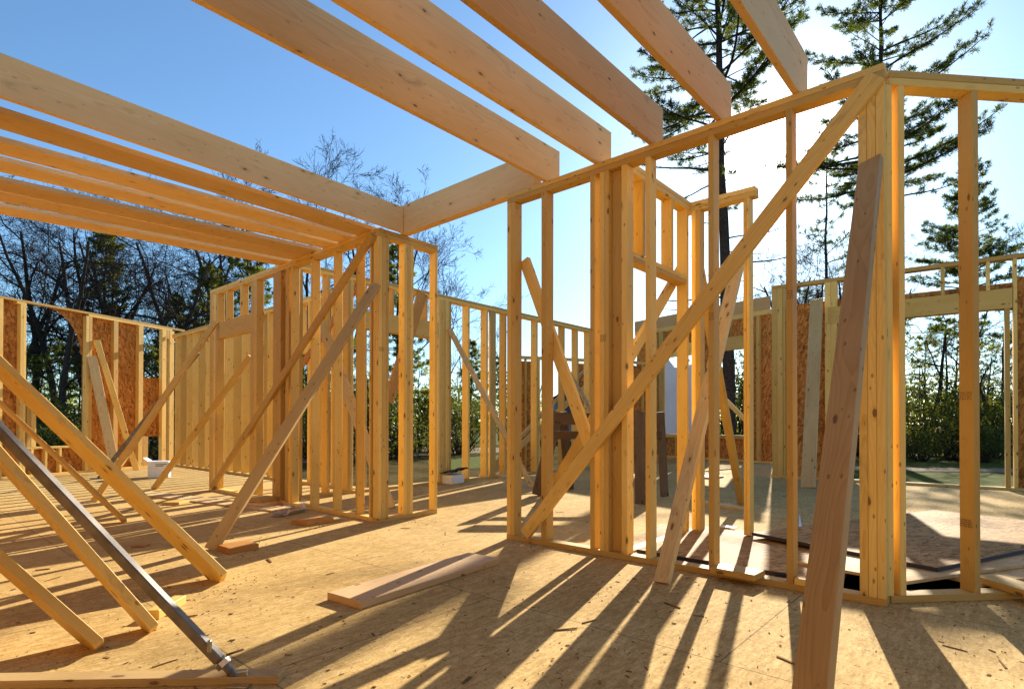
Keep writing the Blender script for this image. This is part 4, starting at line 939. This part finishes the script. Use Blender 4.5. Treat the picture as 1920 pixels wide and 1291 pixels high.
# shrubs
sv = [shrub(201, 1.3, 1.3, 2.4), shrub(202, 1.6, 1.3, 1.9), shrub(203, 1.0, 1.0, 1.5, 34, 60)]
SH = [(1700, 24, 735, 0), (1758, 25, 720, 0), (1812, 28, 735, 0), (1858, 24, 745, 1), (1905, 26, 720, 0), (1728, 22, 805, 2), (1786, 22.5, 778, 1), (1842, 21.5, 800, 2), (1640, 24, 740, 0), (1600, 26, 730, 1), (1950, 24, 720, 0),
      (1350, 24, 670, 0), (1385, 23, 680, 0), (705, 22, 745, 1), (735, 23, 735, 0), (860, 27, 748, 1), (835, 29, 720, 0), (590, 23, 745, 1), (625, 24, 735, 0), (785, 28, 740, 1), (520, 25, 745, 0), (70, 18, 760, 1), (120, 17.5, 770, 0), (20, 18.5, 755, 1), (250, 19, 770, 1), (95, 16.5, 800, 2), (140, 16.8, 795, 2), (55, 17, 805, 2)]
SL = ['tall green bush at the left jamb of the wide opening', 'tall green bush left of the middle of the wide opening', 'green bush behind the lone right stud', 'broad green bush in the right half of the wide opening', 'tall green bush at the right jamb of the wide opening',
      'small bush at the road, left in the wide opening', 'broad low bush at the road, in the middle of the wide opening', 'small bush at the road, right in the wide opening', 'green bush behind the leaning plank', 'green bush behind the right sheathing', 'green bush beyond the right picture edge',
      'green bush left of the dark trunk in the far window', 'green bush right of the dark trunk in the far window', 'broad yellow green bush right of the corner post', 'taller yellow green bush behind the return wall studs', 'yellow green bush by the lawn edge', 'taller yellow green bush behind the doubled back post',
      'broad green bush behind the long partition', 'taller green bush behind the long partition', 'broad green bush across the driveway', 'green bush seen through the partition door opening', 'broad green bush below the arched opening', 'taller green bush at the right of the arched opening', 'broad green bush at the left edge of the arched opening', 'green bush behind the cut sheathing panel', 'small green bush under the sill, middle of the arched opening', 'small green bush under the sill, right in the arched opening', 'small green bush under the sill, left in the arched opening']
for i, ((px, d, y, k), lab) in enumerate(zip(SH, SL)):
    plant('shrub', sv[k], ('stems', 'foliage'), gp(px, d), i*2.3, zt(y, d)/(2.4, 1.9, 1.5)[k], lab, 'shrub', 'shrubs round the house')
# the wood behind everything, one mass
rng = np.random.default_rng(77); tub = []; C_ = []; D_ = []
for i in range(420):
    px = rng.uniform(-500, 2500); d = rng.uniform(62, 110)
    if 985 < px < 1120 and d < 85: continue
    p_ = gp(px, d); h_ = rng.uniform(6, 10.5); b_ = np.array([p_.x, p_.y, gnd]); tub.append((np.array([b_, b_+[rng.normal(0, .3), rng.normal(0, .3), h_*.5], b_+[rng.normal(0, .6), rng.normal(0, .6), h_]]), np.array([0.16, 0.11, 0.03]), 4))
    for q in range(7):
        t = rng.uniform(0.35, 0.95); s_ = b_+np.array([0, 0, h_*t]); a = rng.uniform(0, 6.28); L = rng.uniform(1, 2.6); tub.append((path(rng, s_, np.array([np.cos(a), np.sin(a), 0.7]), L, 3, 0.25, 0.03), np.array([0.06, 0.045, 0.03, 0.012]), 3))
    if rng.random() < 0.6:
        m = 170; c = b_+np.array([0, 0, h_*rng.uniform(0.2, 0.5)])+rng.normal(0, 1, (m, 3))*np.array([1.3, 1.3, h_*0.2]); c[:, 2] = np.maximum(c[:, 2], gnd+0.1); C_.append(c); dd = rng.normal(0, 1, (m, 3)); D_.append(dd/np.linalg.norm(dd, axis=1)[:, None])
V1, F1 = tubes_to_mesh(tub); c, d = np.concatenate(C_), np.concatenate(D_); V2, F2 = quads(rng, c, d, 0.55, 0.28)
me = mk('far_wood', np.concatenate([V1, V2]), np.concatenate([np.asarray(F1), F2+len(V1)]), 'twig'); me.materials.append(M['needle_dark'])
me.polygons.foreach_set('material_index', np.concatenate([np.zeros(len(F1), np.int32), np.ones(len(F2), np.int32)]))
fw_ = bpy.data.objects.new('far_wood', me); C.objects.link(fw_); tag(fw_, kind='stuff')
# neighbour's house seen through the studs
hp = gp(1085, 48); hh = empty('neighbour_house', hp, 'distant teal house with a grey roof seen between the studs', 'house')
hf = Vector((_f.x, _f.y, 0)); hr = Vector((_r.x, _r.y, 0))
board('wall', hp+Vector((0, 0, 0)), hp+Vector((0, 0, 3.5)), 4.4, 6.0, hf, 'teal', hh, 0)
prism('roof', [hp-hr*2.5-hf*3.4+Vector((0, 0, 3.45)), hp+hr*2.5-hf*3.4+Vector((0, 0, 3.45)), hp-hf*3.4+Vector((0, 0, 4.9))], hf, 6.8, 'roofing', hh)
for q in (-1.2, 1.1):
    wn = board('window', hp+hr*q-hf*3.03+Vector((0, 0, 1.5)), hp+hr*q-hf*3.03+Vector((0, 0, 3.0)), 1.1, 0.05, hf, 'white', hh, 0)
    board('pane', hp+hr*q-hf*3.06+Vector((0, 0, 1.6)), hp+hr*q-hf*3.06+Vector((0, 0, 2.9)), 0.95, 0.02, hf, 'black', wn, 0)
